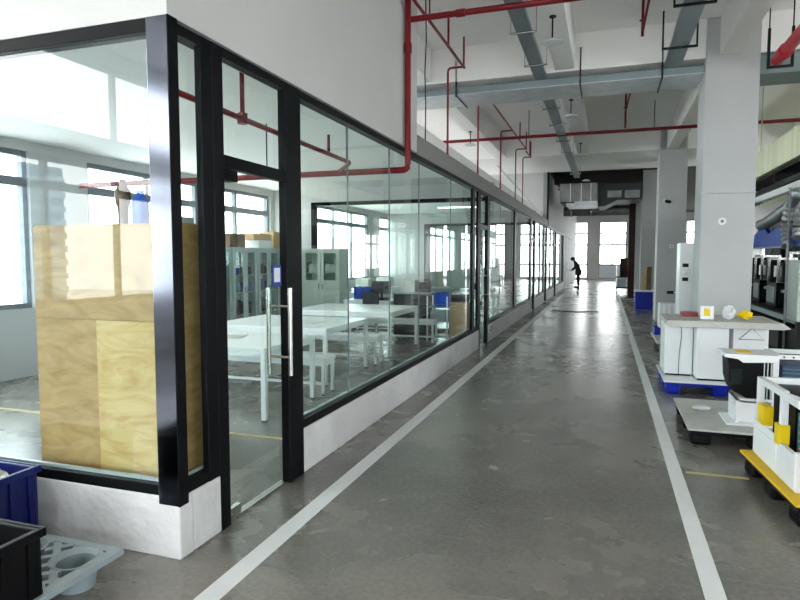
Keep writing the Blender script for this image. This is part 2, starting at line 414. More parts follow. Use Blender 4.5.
nt_ = thing('door_notice', 'small blue-edged notice stuck on the nearest glass door', 'sign', (XW-.036, 3.79, 1.47))
MB().box(XW-.043, XW-.040, 3.725, 3.845, 1.45, 1.60).build('backing', M['signblue'], nt_, world=True)
MB().box(XW-.040, XW-.039, 3.745, 3.825, 1.48, 1.58).build('white_field', M['white'], nt_, world=True)
ex = thing('exit_sign', 'small green exit sign set low on the plinth beside the second door', 'sign', (XW+.006, 12.0, .17))
MB().box(XW, XW+.012, 11.82, 12.2, .17, .32).build('housing', M['white'], ex, world=True)
MB().box(XW+.012, XW+.014, 11.85, 12.17, .19, .30).build('green_face', M['green'], ex, world=True)
MB().box(XW+.014, XW+.015, 11.93, 11.98, .215, .28).box(XW+.014, XW+.015, 12.0, 12.1, .235, .25).build('running_mark', M['white'], ex, world=True)

# painted lines
tag(MB().box(-1.853, -1.735, -4, 33, 0, .003).build('floor_line', M['paint']), 'white line painted on the floor beside the glass partition', 'floor line')
tag(MB().box(.492, .592, -4, 36, 0, .003).build('floor_line', M['paint']), 'white line painted on the floor beside the pallets', 'floor line')
tag(MB().box(-6.5, -2.4, 4.78, 4.83, 0, .003).build('floor_line', M['yline']), 'thin yellow line on the floor inside the glass room', 'floor line')
tag(MB().box(.62, 1.05, 5.02, 5.06, 0, .003).build('floor_line', M['yline']), 'short faded yellow floor mark beside the yellow pallet', 'floor line')

# ------------------------------------------------------------------ inside the glass room
# partitions
pw = MB()
pw.box(XL, -6.6, 12.95, 13.07, 0, 3.26).box(-6.6, -2.62, 12.95, 13.07, 2.95, 3.26).box(-2.62, XW-.125, 12.95, 13.07, 2.95, 3.26)
struct('wall_partition', pw, M['wall'])
r = sroot('window_partition', (-4.4, 13.0, 0))
f = MB().box(-6.6, -6.5, 12.94, 13.08, 0, 2.95).box(-6.6, XW-.13, 12.94, 13.08, 2.87, 2.95).box(-6.6, XW-.13, 12.94, 13.08, 0, .08)
f.build('frame_rail', M['black'], r, world=True)
MB().box(-6.5, XW-.13, 13.0, 13.01, .08, 2.87).build('glass_pane', M['glass'], r, world=True)
pw = MB().box(XL, -6.2, 21.0, 21.12, 0, 3.26).box(-6.2, -3.0, 21.0, 21.12, 2.85, 3.26).box(-3.0, XW-.125, 21, 21.12, 2.9, 3.26)
struct('wall_partition_far', pw, M['wall'])
r = sroot('window_partition_far', (-4.6, 21.05, 0))
MB().box(-6.2, XW-.13, 20.98, 21.13, 2.78, 2.86).box(-6.2, -6.0, 20.98, 21.13, 0, 2.78).box(-4.2, -4.1, 20.98, 21.13, 0, 2.78).build('frame_rail', M['black'], r, world=True)
MB().box(-6.0, -4.2, 21.04, 21.05, .1, 2.78).build('glass_pane', M['glass'], r, world=True)

# plywood clad cabinet by the end glass
pl = thing('plywood_cabinet', 'tall plywood-clad cabinet behind the end glass at the corner', 'cabinet', (-2.78, 2.95, 0))
MB().box(-3.35, -2.29, 2.84, 3.10, 0, 1.85).build('body', M['ply2'], pl, world=True, bevel=.003)
MB().box(-2.87, -2.287, 2.822, 2.838, .02, 1.28).build('lower_panel', M['ply'], pl, world=True)
MB().box(-3.35, -2.875, 2.828, 2.838, .02, 1.28).build('lower_panel', M['ply2'], pl, world=True)
MB().box(-3.35, -2.287, 2.828, 2.838, 1.285, 1.84).build('upper_panel', M['ply2'], pl, world=True)
b = MB().lathe([(.03, 0), (.032, .1), (.045, .13), (.047, .2), (.022, .24), (.02, .27)], (-2.78, 2.97, 1.853)); tag(b.build('bottle', M['bottleb'], smooth=True), 'brown bottle standing on the plywood cabinet', 'bottle')
b = MB().lathe([(.05, 0), (.05, .14), (.02, .18), (.02, .2)], (-2.66, 2.98, 1.853)); tag(b.build('bottle', M['bottleblue'], smooth=True), 'blue bottle standing on the plywood cabinet', 'bottle')
tag(MB().box(-2.48, -2.33, 2.90, 3.05, 1.853, 1.89).build('paper_pad', M['white'], bevel=.004), 'flat white pad lying on the plywood cabinet edge', 'pad')

# storage cabinets with glazed doors
def cabinet(name, label, loc, rz, mt, glass_z0, w=.86, d=.42, h=1.86, group=None, full=True):
    r = thing(name, label, 'cabinet', loc, rz, group)
    # local: front faces -Y, origin base centre
    B = MB(); t = .02
    B.box(-w/2, -w/2+t, -d/2, d/2, 0, h).box(w/2-t, w/2, -d/2, d/2, 0, h).box(-w/2+t, w/2-t, -d/2, d/2, h-t, h).box(-w/2+t, w/2-t, -d/2, d/2, 0, .06).box(-w/2+t, w/2-t, d/2-t, d/2, .06, h-t)
    B.build('body', mt, r)
    for k, z in enumerate((.5, .95, 1.3, 1.58)):
        MB().box(-w/2+t, w/2-t, -d/2+.03, d/2-t, z, z+.015).build('shelf', mt, r)
    for sx in (-1, 1):
        x0, x1 = (-w/2+.004, -.003) if sx < 0 else (.003, w/2-.004)
        D = MB(); y0, y1 = -d/2-.02, -d/2
        fw_ = .075
        D.box(x0, x0+fw_, y0, y1, .06, h-.01).box(x1-fw_, x1, y0, y1, .06, h-.01).box(x0+fw_, x1-fw_, y0, y1, h-.1, h-.01).box(x0+fw_, x1-fw_, y0, y1, .06, glass_z0)
        dd = D.build('door', mt, r)
        MB().box(x0+fw_, x1-fw_, y0+.008, y0+.012, glass_z0, h-.1).build('pane', M['glass'], dd)
        hx = x1-.04 if sx < 0 else x0+.04
        MB().box(hx-.008, hx+.008, y0-.02, y0, .95, 1.07).build('handle', M['steel'], dd)
    # contents silhouettes belong inside: separate little stacks
    return r
def stack(x, y, z, w, d, h, label, m, cat='box', name='storage_box', rz=0, group=None):
    o = MB().box(-w/2, w/2, -d/2, d/2, 0, h).build(name, m, None, bevel=.003)
    o.location = (x, y, z); o.rotation_euler = (0, 0, rz); return tag(o, label, cat, group)
cl = ['grey glazed cabinet by the outer windows, nearest the corridor door',
      'grey glazed cabinet by the outer windows, under the small carton',
      'grey glazed cabinet by the outer windows, under the open carton',
      'grey glazed cabinet by the outer windows, farthest from the camera']
OR = ('nearest', 'second', 'third', 'farthest')
for k in range(4):
    y = 9.15 + .9*k + .45
    cabinet('glass_cabinet', cl[k], (-7.05, y, 0), PI/2, M['cabgrey'], .35 if k < 3 else 1.0, group='glazed cabinets along the windows')
    mm = [M['shelfdark'], M['teal'], M['signblue'], M['shelfdark']]
    for q, (z, hh) in enumerate(((.965, .24), (1.315, .2), (.515, .3))):
        stack(-7.05, y-.2, z+.001, .28, .28, hh, 'dark box on the %s shelf of the %s glazed cabinet by the windows' % (('middle', 'upper', 'lower')[q], OR[k]), mm[(k+q) % 4])
        stack(-7.05, y+.2, z+.001, .28, .26, hh*.8, 'low folder box on the %s shelf of the %s glazed cabinet' % (('middle', 'upper', 'lower')[q], OR[k]), mm[(k+q+1) % 4])
cabinet('filing_cabinet', 'pale green cabinet with two small glass panes against the inner partition', (-6.08, 12.6, 0), 0, M['cabgreen'], 1.15, w=.92, d=.44)
for q, x in enumerate((-6.28, -5.88)):
    stack(x, 12.6, 1.315, .3, .28, .2, 'stacked papers behind the %s pane of the green cabinet' % ('left', 'right')[q], M['board'], 'papers', 'paper_stack')

# cartons on the cabinets
stack(-7.05, 10.3, 1.863, .36, .62, .26, 'dark brown crumpled carton on the nearest glazed cabinet', M['carddk'], name='carton', rz=.1)
stack(-7.02, 11.3, 1.863, .34, .5, .16, 'white tray box under the flat carton on the cabinets', M['white'], name='tray_box')
stack(-7.02, 11.2, 2.026, .36, .7, .13, 'flat tan carton lying on the white tray box', M['card'], name='carton')
oc = thing('open_carton', 'open tan carton with raised flap on the glazed cabinets', 'carton', (-7.05, 12.05, 1.863))
MB().box(-.17, .17, -.36, .36, 0, .36).build('body', M['card'], oc)
MB().box(-.16, .16, .36, .37, .34, .56, rot=Matrix.Rotation(-.9, 4, 'X'), piv=(0, .365, .35)).build('flap', M['card'], oc)

# white work tables and benches
def table(label, x0, x1, y0, y1, h=.75, name='work_table', cat='table', group='white work tables', rz=-.0):
    r = thing(name, label, cat, ((x0+x1)/2, (y0+y1)/2, 0), rz, group)
    w, d = (x1-x0)/2, (y1-y0)/2
    MB().box(-w, w, -d, d, h-.03, h).build('table_top' if cat == 'table' else 'seat', M['wtop'], r, bevel=.003)
    a = .05 if cat == 'table' else .035
    MB().box(-w+.01, w-.01, -d+.01, -d+.04, h-.09, h-.03).box(-w+.01, w-.01, d-.04, d-.01, h-.09, h-.03).box(w-.04, w-.01, -d+.04, d-.04, h-.09, h-.03).box(-w+.01, -w+.04, -d+.04, d-.04, h-.09, h-.03).build('apron', M['white'], r)
    for sx in (-1, 1):
        for sy in (-1, 1):
            lx = sx*(w-.03); ly = sy*(d-.03)
            L = MB().box(lx-a/2, lx+a/2, ly-a/2, ly+a/2, .015, h-.03).build('leg', M['white'], r)
            MB().box(lx-a*.4, lx+a*.4, ly-a*.4, ly+a*.4, 0, .015).build('foot', M['blackp'], L)
    if cat != 'table':
        MB().box(-w+.03, w-.03, -.015, .015, .10, .13).build('stretcher', M['white'], r)
    return r
table('white work table nearest the corridor door, with papers on it', -4.9, -3.2, 5.24, 6.36)
table('white work table in the middle of the three', -5.15, -3.36, 6.98, 8.42)
table('white work table farthest back, near the green cabinet', -5.25, -3.35, 9.4, 10.95)
table('white bench between the nearest and the middle table', -4.9, -3.15, 6.48, 6.80, .45, 'bench', 'bench', 'white benches')
table('white bench between the middle and the farthest table', -5.05, -3.3, 8.62, 8.94, .45, 'bench', 'bench', 'white benches')
table('white bench behind the farthest table', -5.0, -3.1, 11.15, 11.48, .45, 'bench', 'bench', 'white benches')
stack(-4.1, 5.9, .752, .42, .3, .004, 'white paper sheet on the nearest work table', M['board'], 'paper', 'paper_sheet', .3)
stack(-4.0, 7.6, .752, .5, .35, .005, 'white paper sheet on the middle work table', M['plastw'], 'paper', 'paper_sheet', -.2)

# desks and equipment near the inner partition
def desk(label, x0, x1, y0, y1): return table(label, x0, x1, y0, y1, .75, 'desk', 'desk', None)
desk('white desk with blue folders by the inner partition', -5.35, -4.25, 11.95, 12.7)
for k in range(5):
    stack(-5.2+.075*k, 12.4, .752, .06, .28, .27-.02*(k % 2), ('blue ring binder standing on the white desk, %s' % ('leftmost', 'second from the left', 'third from the left', 'fourth from the left', 'rightmost')[k]), M['signblue'] if k % 2 else M['bluet'], 'binder', 'ring_binder', 0, 'binders on the white desk')
mo = thing('monitor', 'black computer monitor on the white desk', 'monitor', (-4.62, 12.35, .752))
MB().box(-.22, .22, -.015, .015, .12, .40).build('screen', M['screen'], mo, bevel=.004)
MB().box(-.02, .02, 0.016, .05, 0, .25).build('stand', M['blackp'], mo); MB().box(-.1, .1, -.08, .08, 0, .012).build('foot', M['blackp'], mo)
ch = thing('office_chair', 'white framed office chair in front of the white desk', 'chair', (-4.45, 11.62, 0), 2.9)
MB().box(-.2, .2, -.2, .2, .43, .47).build('seat', M['seat'], ch, bevel=.015)
MB().box(-.2, .2, .19, .22, .55, .95).build('backrest', M['seat'], ch, bevel=.01)
MB().cyl((0, 0, .05), (0, 0, .43), .025).build('column', M['steel'], ch)
for k in range(5):
    a = k*2*PI/5; L = MB().box(0, .27, -.02, .02, .05, .08, rot=Matrix.Rotation(a, 4, 'Z'), piv=(0, 0, .06)).build('base_arm', M['white'], ch)
    MB().cyl((.26*math.cos(a)-.01, .26*math.sin(a), .025), (.26*math.cos(a)+.01, .26*math.sin(a), .025), .025).build('caster', M['blackp'], L)
for sx in (-1, 1): MB().tube([(sx*.2, .2, .45), (sx*.24, .1, .6), (sx*.24, -.1, .62), (sx*.2, -.15, .46)], .014).build('armrest', M['white'], ch)
dm = thing('test_machine', 'dark grey test machine with shelves near the inner window', 'machine', (-3.75, 12.0, 0))
MB().box(-.36, .36, -.3, .3, .05, .92).build('body', M['blackp'], dm, bevel=.01)
MB().box(-.38, .38, -.32, .32, .92, .95).build('top', M['traygrey'], dm)
for z in (.2, .45, .7): MB().box(-.3, .3, -.31, -.30, z, z+.17).build('front_panel', M['shelfdark'], dm)
for sx in (-1, 1):
    for sy in (-1, 1): MB().box(sx*.3-.02, sx*.3+.02, sy*.24-.02, sy*.24+.02, 0, .05).build('foot', M['dark'], dm)
stack(-3.85, 12.0, .952, .3, .3, .24, 'grey instrument box on the dark test machine', M['board'], name='instrument_box')
stack(-3.52, 12.0, .952, .18, .28, .2, 'black case beside the instrument box on the machine', M['blackp'], name='case')
stack(-4.5, 12.1, .752, .3, .22, .06, 'black keyboard case in front of the monitor', M['blackp'], name='case')
rk = thing('wire_rack', 'white rack with grey shelves behind the glass near the second door', 'rack', (-3.1, 11.6, 0))
for sx in (-1, 1):
    for sy in (-1, 1): MB().box(sx*.2-.012, sx*.2+.012, sy*.2-.012, sy*.2+.012, 0, .9).build('post', M['white'], rk)
for z in (.1, .4, .68): MB().box(-.21, .21, -.21, .21, z, z+.02).build('shelf', M['traygrey'], rk)
bb = thing('crate', 'bright blue crate on the white rack', 'crate', (-3.02, 11.6, .702))
MB().box(-.13, .13, -.17, .17, 0, .02).box(-.13, .13, -.17, -.155, .02, .26).box(-.13, .13, .155, .17, .02, .26).box(-.13, -.115, -.155, .155, .02, .26).box(.115, .13, -.155, .155, .02, .26).build('body', M['bluet'], bb)
stack(-3.1, 11.6, .422, .3, .32, .2, 'grey parts tray on the middle shelf of the rack', M['palgrey'], name='tray')
stack(-2.72, 11.75, 0, .36, .4, .78, 'tall tan carton next to the white rack', M['card'], name='carton')
stack(-2.72, 11.75, .783, .3, .3, .14, 'small black box on the tall tan carton', M['blackp'], name='case')
# equipment in the next bays, seen through the third pane
for k, (x, y, lab) in enumerate(((-3.0, 15.4, 'white measuring machine on a desk behind the third glass bay'), (-3.4, 17.6, 'white measuring machine on the farther desk of the third bay'))):
    desk(('nearer' if k == 0 else 'farther') + ' white desk behind the third glass bay', x-.6, x+.4, y-.4, y+.4)
    mm = thing('measuring_machine', lab, 'machine', (x-.1, y, .752))
    MB().box(-.2, .2, -.2, .2, 0, .35).build('base', M['white'], mm, bevel=.01)
    MB().tube([(0, .1, .35), (0, .12, .6), (0, 0, .72), (0, -.12, .6)], .04, n=10).build('arm', M['white'], mm, smooth=True)
    MB().box(-.09, .09, -.21, -.2, .1, .25).build('display', M['screen'], mm)
for k in range(3):
    x = -6.6 + .0*k; y = 14.6 + 1.7*k
    desk('white desk %s along the outer windows behind the inner partition' % ('first', 'second', 'third')[k], x-.6, x+.4, y-.5, y+.5)
    stack(x, y, .752, .4, .5, .3, 'grey equipment box on the %s desk behind the inner partition' % ('first', 'second', 'third')[k], M['board'], name='equipment_box')

# LED ceiling lights in the glass room
for k, (x, y) in enumerate(((-4.4, 15.5), (-4.4, 18.5), (-4.4, 23))):
    r = thing('ceiling_light', 'rectangular white ceiling light of the glass room, ' + ('just behind the inner partition', 'before the far partition', 'beyond the far partition')[k], 'ceiling light', (x, y, 3.2), 0, 'ceiling lights of the glass room')
    MB().box(-.62, .62, -.09, .09, .02, .06).build('housing', M['white'], r); MB().box(-.6, .6, -.075, .075, .008, .02).build('diffuser', M['led'], r)

# ------------------------------------------------------------------ red sprinkler pipes
def pipe(name, label, pts, r, m='red', cat='pipe', group=None, rr=.06):
    # round the corners
    P = [Vector(p) for p in pts]; out = [P[0]]
    for i in range(1, len(P)-1):
        a = (P[i-1]-P[i]); b_ = (P[i+1]-P[i]); q = min(rr, a.length*.45, b_.length*.45)
        s0 = P[i]+a.normalized()*q; s1 = P[i]+b_.normalized()*q
        for k in range(5):
            t = k/4; out.append(s0*(1-t)**2 + P[i]*2*t*(1-t) + s1*t*t)
    out.append(P[-1])
    return MB().tube(out, r, n=12), name, m, label, cat, group
def lay(name, label, runs, m='red', fittings=(), hangers=(), group=None):
    base = Vector(runs[0][0][0])
    r = thing(name, label, 'pipe', base, 0, group)
    for pts, rad in runs:
        b = pipe('pipe_run', '', pts, rad)[0]; b.build('pipe_run', M[m], r, world=True, smooth=True)
    for a, b_, rad in fittings: MB().cyl(a, b_, rad, n=14).build('coupling', M[m], r, world=True, smooth=True)
    for a, b_ in hangers:
        MB().cyl(a, b_, .008, n=8).build('hanger_rod', M['dark'], r, world=True)
    return r
lay('sprinkler_pipe', 'red pipe dropping down the white upper wall and turning into the glass room',
    [([(XW+.05, 6.5, ZC), (XW+.05, 6.5, 2.63), (-6.8, 6.5, 2.63)], .035)], 'red',
    [((XW+.05, 6.5, 3.9), (XW+.05, 6.5, 4.0), .045), ((-3.55, 6.5, 2.63), (-3.45, 6.5, 2.63), .045)], [((-3.9, 6.5, 2.66), (-3.9, 6.5, 3.26))])
lay('sprinkler_pipe', 'red branch pipe running under the glass room ceiling with sprinkler heads',
    [([(-2.70, 3.35, 2.93), (-2.70, 3.35, 2.74), (-2.70, 6.25, 2.70), (-2.95, 6.5, 2.65)], .022)], 'red',
    [((-2.70, 3.35, 2.78), (-2.70, 3.35, 2.93), .032), ((-2.70, 4.15, 2.69), (-2.70, 4.15, 2.77), .04), ((-2.70, 4.15, 3.2), (-2.70, 4.15, 3.26), .06), ((-2.70, 4.15, 2.76), (-2.70, 4.15, 3.2), .018), ((-2.70, 5.7, 2.70), (-2.70, 5.7, 2.90), .014)], [((-2.70, 6.15, 2.71), (-2.70, 6.15, 3.26))])
lay('sprinkler_pipe', 'thick red pipe crossing under the ceiling nearest the camera',
    [([(-6.5, 6.62, 4.30), (3.5, 6.62, 4.30)], .033)], 'red', [((-1.6, 6.62, 4.30), (-1.5, 6.62, 4.30), .042)], [((.2, 6.62, 4.33), (.2, 6.62, ZC)), ((-1.9, 6.62, 4.33), (-1.9, 6.62, ZC))])
lay('sprinkler_pipe', 'red pipe crossing the hall between the two near pillars',
    [([(-6.5, 14.0, 4.36), (8.0, 14.0, 4.36)], .035)], 'red', [], [((.9, 14.0, 4.39), (.9, 14.0, ZC)), ((-1.7, 14.0, 4.39), (-1.7, 14.0, ZC))])
lay('sprinkler_pipe', 'thin red pipe crossing below the shade-coloured ceiling at the far end',
    [([(-1.9, 25.6, 4.42), (1.25, 25.6, 4.42)], .04)], 'red', [], [((-.9, 25.6, 4.42), (-.9, 25.6, ZC)), ((.75, 25.6, 4.42), (.75, 25.6, ZC))])
# branch lines over the glass room roof
def branch(y0, y1, x, z, drops, label):
    runs = [([(x, y0, z), (x, y1, z)], .018)]
    for (y, dx, zb) in drops:
        runs.append(([(x, y, z), (x+dx, y, z), (x+dx, y, zb)], .016))
    fit = [((x, yy, z-.02), (x, yy, z+.42), .014) for yy in (y1-.04, (y1*.75+y0*.25))]
    return lay('sprinkler_branch', label, runs, 'red', fit, [])
branch(5.0, 8.75, -1.99, 4.38, [(8.7, -.23, 3.116)], 'red sprinkler branch with a riser above the near end of the fascia')
branch(10.8, 15.7, -1.96, 4.38, [(10.85, -.25, 3.116), (13.3, -.25, 3.116), (15.6, -.25, 3.116)], 'red sprinkler branch with three risers in the middle of the fascia')
branch(16.0, 17.0, -2.0, 4.38, [(16.9, -.2, 3.116)], 'red sprinkler branch with one riser near the far white wall')
lay('sprinkler_drop', 'pair of red drop pipes hanging from the ceiling nearest the camera', [([(.38, 8.6, ZC+.01), (.38, 8.6, 4.5)], .018), ([(.43, 7.5, ZC), (.43, 7.5, 4.75), (.38, 8.6, 4.55)], .016)], 'red', [((.34, 8.6, 4.7), (.42, 8.6, 4.7), .012)])
lay('sprinkler_drop', 'red drop pipes hanging above the second crossing pipe', [([(.3, 12.9, ZC+.01), (.3, 12.9, 4.2)], .02), ([(.36, 11.5, ZC), (.36, 11.5, 4.66), (.3, 12.8, 4.5)], .016)], 'red', [((.26, 12.9, 4.6), (.34, 12.9, 4.6), .012)])
lay('fire_main_pipe', 'fat bright red pipe on black brackets right of the near pillar',
    [([(2.08, 3.0, 4.25), (2.08, 9.35, 4.25)], .075)], 'redbright', [((2.08, 8.9, 4.25), (2.08, 9.05, 4.25), .09)], [])
for k, y in enumerate((9.2, 5.5)):
    hb = thing('pipe_bracket', 'black U bracket holding the fat red pipe, %s' % ('by the near pillar' if k == 0 else 'closer to the camera'), 'bracket', (2.08, y, 4.1), 0, 'brackets of the fat red pipe')
    MB().box(1.93, 1.96, y-.02, y+.02, 4.14, 4.62).box(2.20, 2.23, y-.02, y+.02, 4.14, 4.62).box(1.93, 2.23, y-.02, y+.02, 4.11, 4.14).build('bracket_frame', M['dark'], hb, world=True)
    for xa in (1.945, 2.215): MB().cyl((xa, y, 4.62), (xa, y, ZC), .008).build('hanger_rod', M['dark'], hb, world=True)
# black hanging cable by the upper wall
tag(MB().tube([(-2.22, 7.55, ZC), (-2.21, 7.55, 4.4), (-2.23, 7.56, 4.0), (-2.215, 7.55, 3.6), (-2.22, 7.55, 3.12)], .008, n=8).build('hanging_cable', M['dark']), 'black cable hanging from the ceiling beside the upper wall', 'cable')
tag(MB().tube([(-2.9, 17.0, 4.2), (-2.4, 21.5, 3.43)], .02, n=8).build('conduit', M['galv']), 'thin slanted grey conduit above the fascia', 'conduit')

# ------------------------------------------------------------------ cable trays
def tray(name, label, x0, x1, y0, y1, z0, z1, m, axis):
    r = thing(name, label, 'cable tray', ((x0+x1)/2, (y0+y1)/2, z0))
    MB().box(x0, x1, y0, y1, z0, z0+.012).build('tray_floor', m, r, world=True)
    s = MB()
    if axis == 'x': s.box(x0, x1, y0, y0+.01, z0+.012, z1).box(x0, x1, y1-.01, y1, z0+.012, z1)
    else: s.box(x0, x0+.01, y0, y1, z0+.012, z1).box(x1-.01, x1, y0, y1, z0+.012, z1)
    s.build('tray_side', M['traygrey'], r, world=True)
    l = MB()
    if axis == 'x': l.box(x0, x1, y0+.01, y1-.01, z1-.01, z1)
    else: l.box(x0+.01, x1-.01, y0, y1, z1-.01, z1)
    l.build('lid', m, r, world=True)
    return r
t1 = tray('cable_tray', 'wide galvanised cable tray crossing the hall in front of the near pillar', -6.8, 1.245, 9.56, 10.34, 4.225, 4.335, M['galv'], 'x')  # darker sides, lighter floor: shade and floor bounce put into the colours
for x in (-5.2, -2.3, -.42, .7):
    MB().box(x-.012, x+.012, 9.53, 9.555, 4.19, 4.75).cyl((x, 9.54, 4.21), (x, 10.36, 4.21), .012).build('hanger', M['dark'], t1, world=True)
t2 = tray('cable_tray', 'blue-grey cable tray running down the hall beside the middle beam', -1.08, -.90, 3.0, 21.5, 4.345, 4.40, M['traygrey'], 'y')
for y in (4.5, 6.2, 7.5, 8.8, 11.4, 12.8, 14.6, 16.2, 20.4):
    MB().cyl((-1.15, y, 4.33), (-.83, y, 4.33), .014).cyl((-1.14, y, 4.33), (-1.14, y, ZC), .006).cyl((-.84, y, 4.33), (-.84, y, ZC), .006).build('hanger', M['steel'], t2, world=True)
t3 = tray('cable_tray', 'short blue-grey cable tray joining the wide tray left of the near pillar', .72, .94, 3.0, 9.9, 4.345, 4.40, M['traygrey'], 'y')
for y in (5.9, 7.25, 8.65):
    MB().box(.62, 1.04, y-.015, y+.015, 4.315, 4.34).box(.62, .64, y-.015, y+.015, 4.34, 4.8).box(1.02, 1.04, y-.015, y+.015, 4.34, 4.8).build('hanger', M['dark'], t3, world=True)

t4 = tray('cable_tray', 'dark grey cable duct right of the near pillar behind the fat red pipe', 1.925, 8.0, 9.56, 10.2, 4.14, 4.40, M['traygrey'], 'x')
for x in (2.6, 4.9): MB().cyl((x, 9.9, 4.39), (x, 9.9, ZC), .01).build('hanger', M['dark'], t4, world=True)
tag(MB().tube([(1.235, 9.485, 2.56), (1.6, 9.487, 2.548), (1.93, 9.485, 2.55)], .008, n=8).build('conduit', M['board']), 'thin pale conduit running across the face of the near pillar', 'conduit')

# ------------------------------------------------------------------ pendant lamps
lampinfo = [(-.645, 7.4, 'nearest the camera under the middle beam'), (-.645, 11.3, 'under the middle beam behind the wide cable tray'), (-.645, 15.6, 'under the middle beam, third from the camera'), (-.66, 20.6, 'beyond the second pillar'), (-2.9, 13.4, 'above the fascia on the left')]
for (x, y, d) in lampinfo:
    zt = ZB if y < 17 else ZC-.52
    r = thing('pendant_lamp', 'small disc pendant lamp on a rod ' + d, 'lamp', (x, y, zt-.30), 0, 'disc pendant lamps')
    MB().lathe([(.035, .045), (.05, .04), (.125, .008), (.128, 0)]).build('shade', M['galv'], r, smooth=True)
    MB().cyl((0, 0, -.004), (0, 0, .004), .115, n=20).build('lens', M['frost'], r)
    MB().cyl((0, 0, .04), (0, 0, .30), .010).build('rod', M['dark'], r)
    MB().cyl((0, 0, .285), (0, 0, .30), .04).build('canopy', M['dark'], r)

# ------------------------------------------------------------------ far end services
dk = thing('air_duct', 'large galvanised square air duct under the far ceiling', 'duct', (-1.05, 24.9, 3.75))
MB().box(-1.75, -.36, 24.4, 26.4, 3.82, 4.5).build('duct_body', M['duct'], dk, world=True, bevel=.01)
MB().box(-1.5, -.36, 24.45, 26.2, 3.66, 3.82).build('duct_neck', M['galv'], dk, world=True)
MB().box(-1.72, -1.2, 24.42, 25.9, 3.76, 3.81).build('grille', M['grille'], dk, world=True)
for x in (-1.35, -.95, -.6): MB().box(x-.015, x+.015, 24.385, 24.4, 3.82, 4.5).build('seam', M['steel'], dk, world=True)
dk2 = thing('air_duct', 'dark teal angular air duct beside the square duct', 'duct', (.46, 25.2, 3.6))
MB().prism([(-.33, 3.62), (-.1, 3.62), (.35, 3.85), (1.22, 3.85), (1.22, 4.46), (-.33, 4.46)], 'y', 24.6, 26.6).build('duct_body', M['tealdk'], dk2, world=True)
MB().box(.0, .5, 24.58, 24.6, 3.95, 4.2).build('access_panel', M['duct'], dk2, world=True)
MB().box(.62, 1.15, 24.58, 24.6, 3.92, 4.2).build('access_panel', M['duct'], dk2, world=True)
dk3 = thing('round_duct', 'round grey duct crossing the corridor at the far end', 'duct', (-.3, 30, 3.7))
MB().cyl((-1.95, 30, 3.85), (1.2, 30, 3.85), .23, n=20).build('duct_body', M['duct'], dk3, world=True, smooth=True)
for x in (-1.6, -.7): MB().cyl((x-.04, 30, 3.85), (x+.04, 30, 3.85), .27, n=20).build('flange', M['steel'], dk3, world=True)
for dd, xs, y, z in ((dk, (-1.6, -.5), 25.4, 4.5), (dk2, (.0, 1.1), 25.6, 4.46), (dk3, (-1.4, .4), 30, 4.08)):
    for xa in xs: MB().cyl((xa, y, z-.01), (xa, y, ZC), .012).build('hanger_rod', M['dark'], dd, world=True)
dkb = thing('steel_column', 'dark red-brown steel column beside the far equipment', 'column', (.97, 25.2, 0))
MB().box(.87, 1.12, 26.9, 27.1, 0, 3.9).box(.97, 1.02, 27.1, 27.3, 0, 3.9).build('shaft', M['rust'], dkb, world=True); MB().box(.82, 1.17, 26.85, 27.35, 0, .03).build('base_plate', M['rust'], dkb, world=True)
cr = thing('equipment_cart', 'dark equipment cart with boxes at the far end beside the column', 'cart', (.75, 30.0, 0))
MB().box(.45, 1.1, 29.5, 30.6, .25, .32).box(.45, 1.1, 29.5, 30.6, .75, .8).build('deck', M['dark'], cr, world=True)
for x in (.48, 1.07):
    for y in (29.53, 30.57):
        MB().box(x-.02, x+.02, y-.02, y+.02, .1, 1.3).build('post', M['steel'], cr, world=True); MB().cyl((x-.02, y, .06), (x+.02, y, .06), .06).build('wheel', M['blackp'], cr, world=True)
stack(.85, 30.0, .803, .45, .7, .85, 'dark red-brown case on the far equipment cart', M['rust'], name='case')
stack(.7, 29.9, .323, .4, .6, .36, 'grey toolbox on the lower deck of the far cart', M['traygrey'], name='toolbox')
stack(.7, 29.5, 0.805, .0+.12, .12, .3, 'black canister on the far equipment cart', M['blackp'], name='canister')
eb = thing('electrical_panel', 'grey electrical panel on the far wall between the windows', 'panel', (-.9, YF-.06, 1.35))
MB().box(-1.12, -.7, YF-.1, YF+.01, 1.35, 1.95).build('enclosure', M['board'], eb, world=True, bevel=.01)
MB().box(-1.1, -.72, YF-.115, YF-.1, 1.37, 1.93).build('panel_door', M['board'], eb, world=True)
tag(MB().tube([(-1.55, 19.5, .012), (-1.2, 19.3, .012), (-.8, 19.2, .012), (-.4, 19.45, .012), (-.2, 19.4, .012)], .012, n=8).build('floor_cable', M['dark']), 'dark cable lying across the floor far down the corridor', 'cable')

# wall boxes on corridor wall beyond the glass
for k, y in enumerate((35.2, 37.8, 41)):
    sroot_ = door(6+k, y, y+1.0, False)

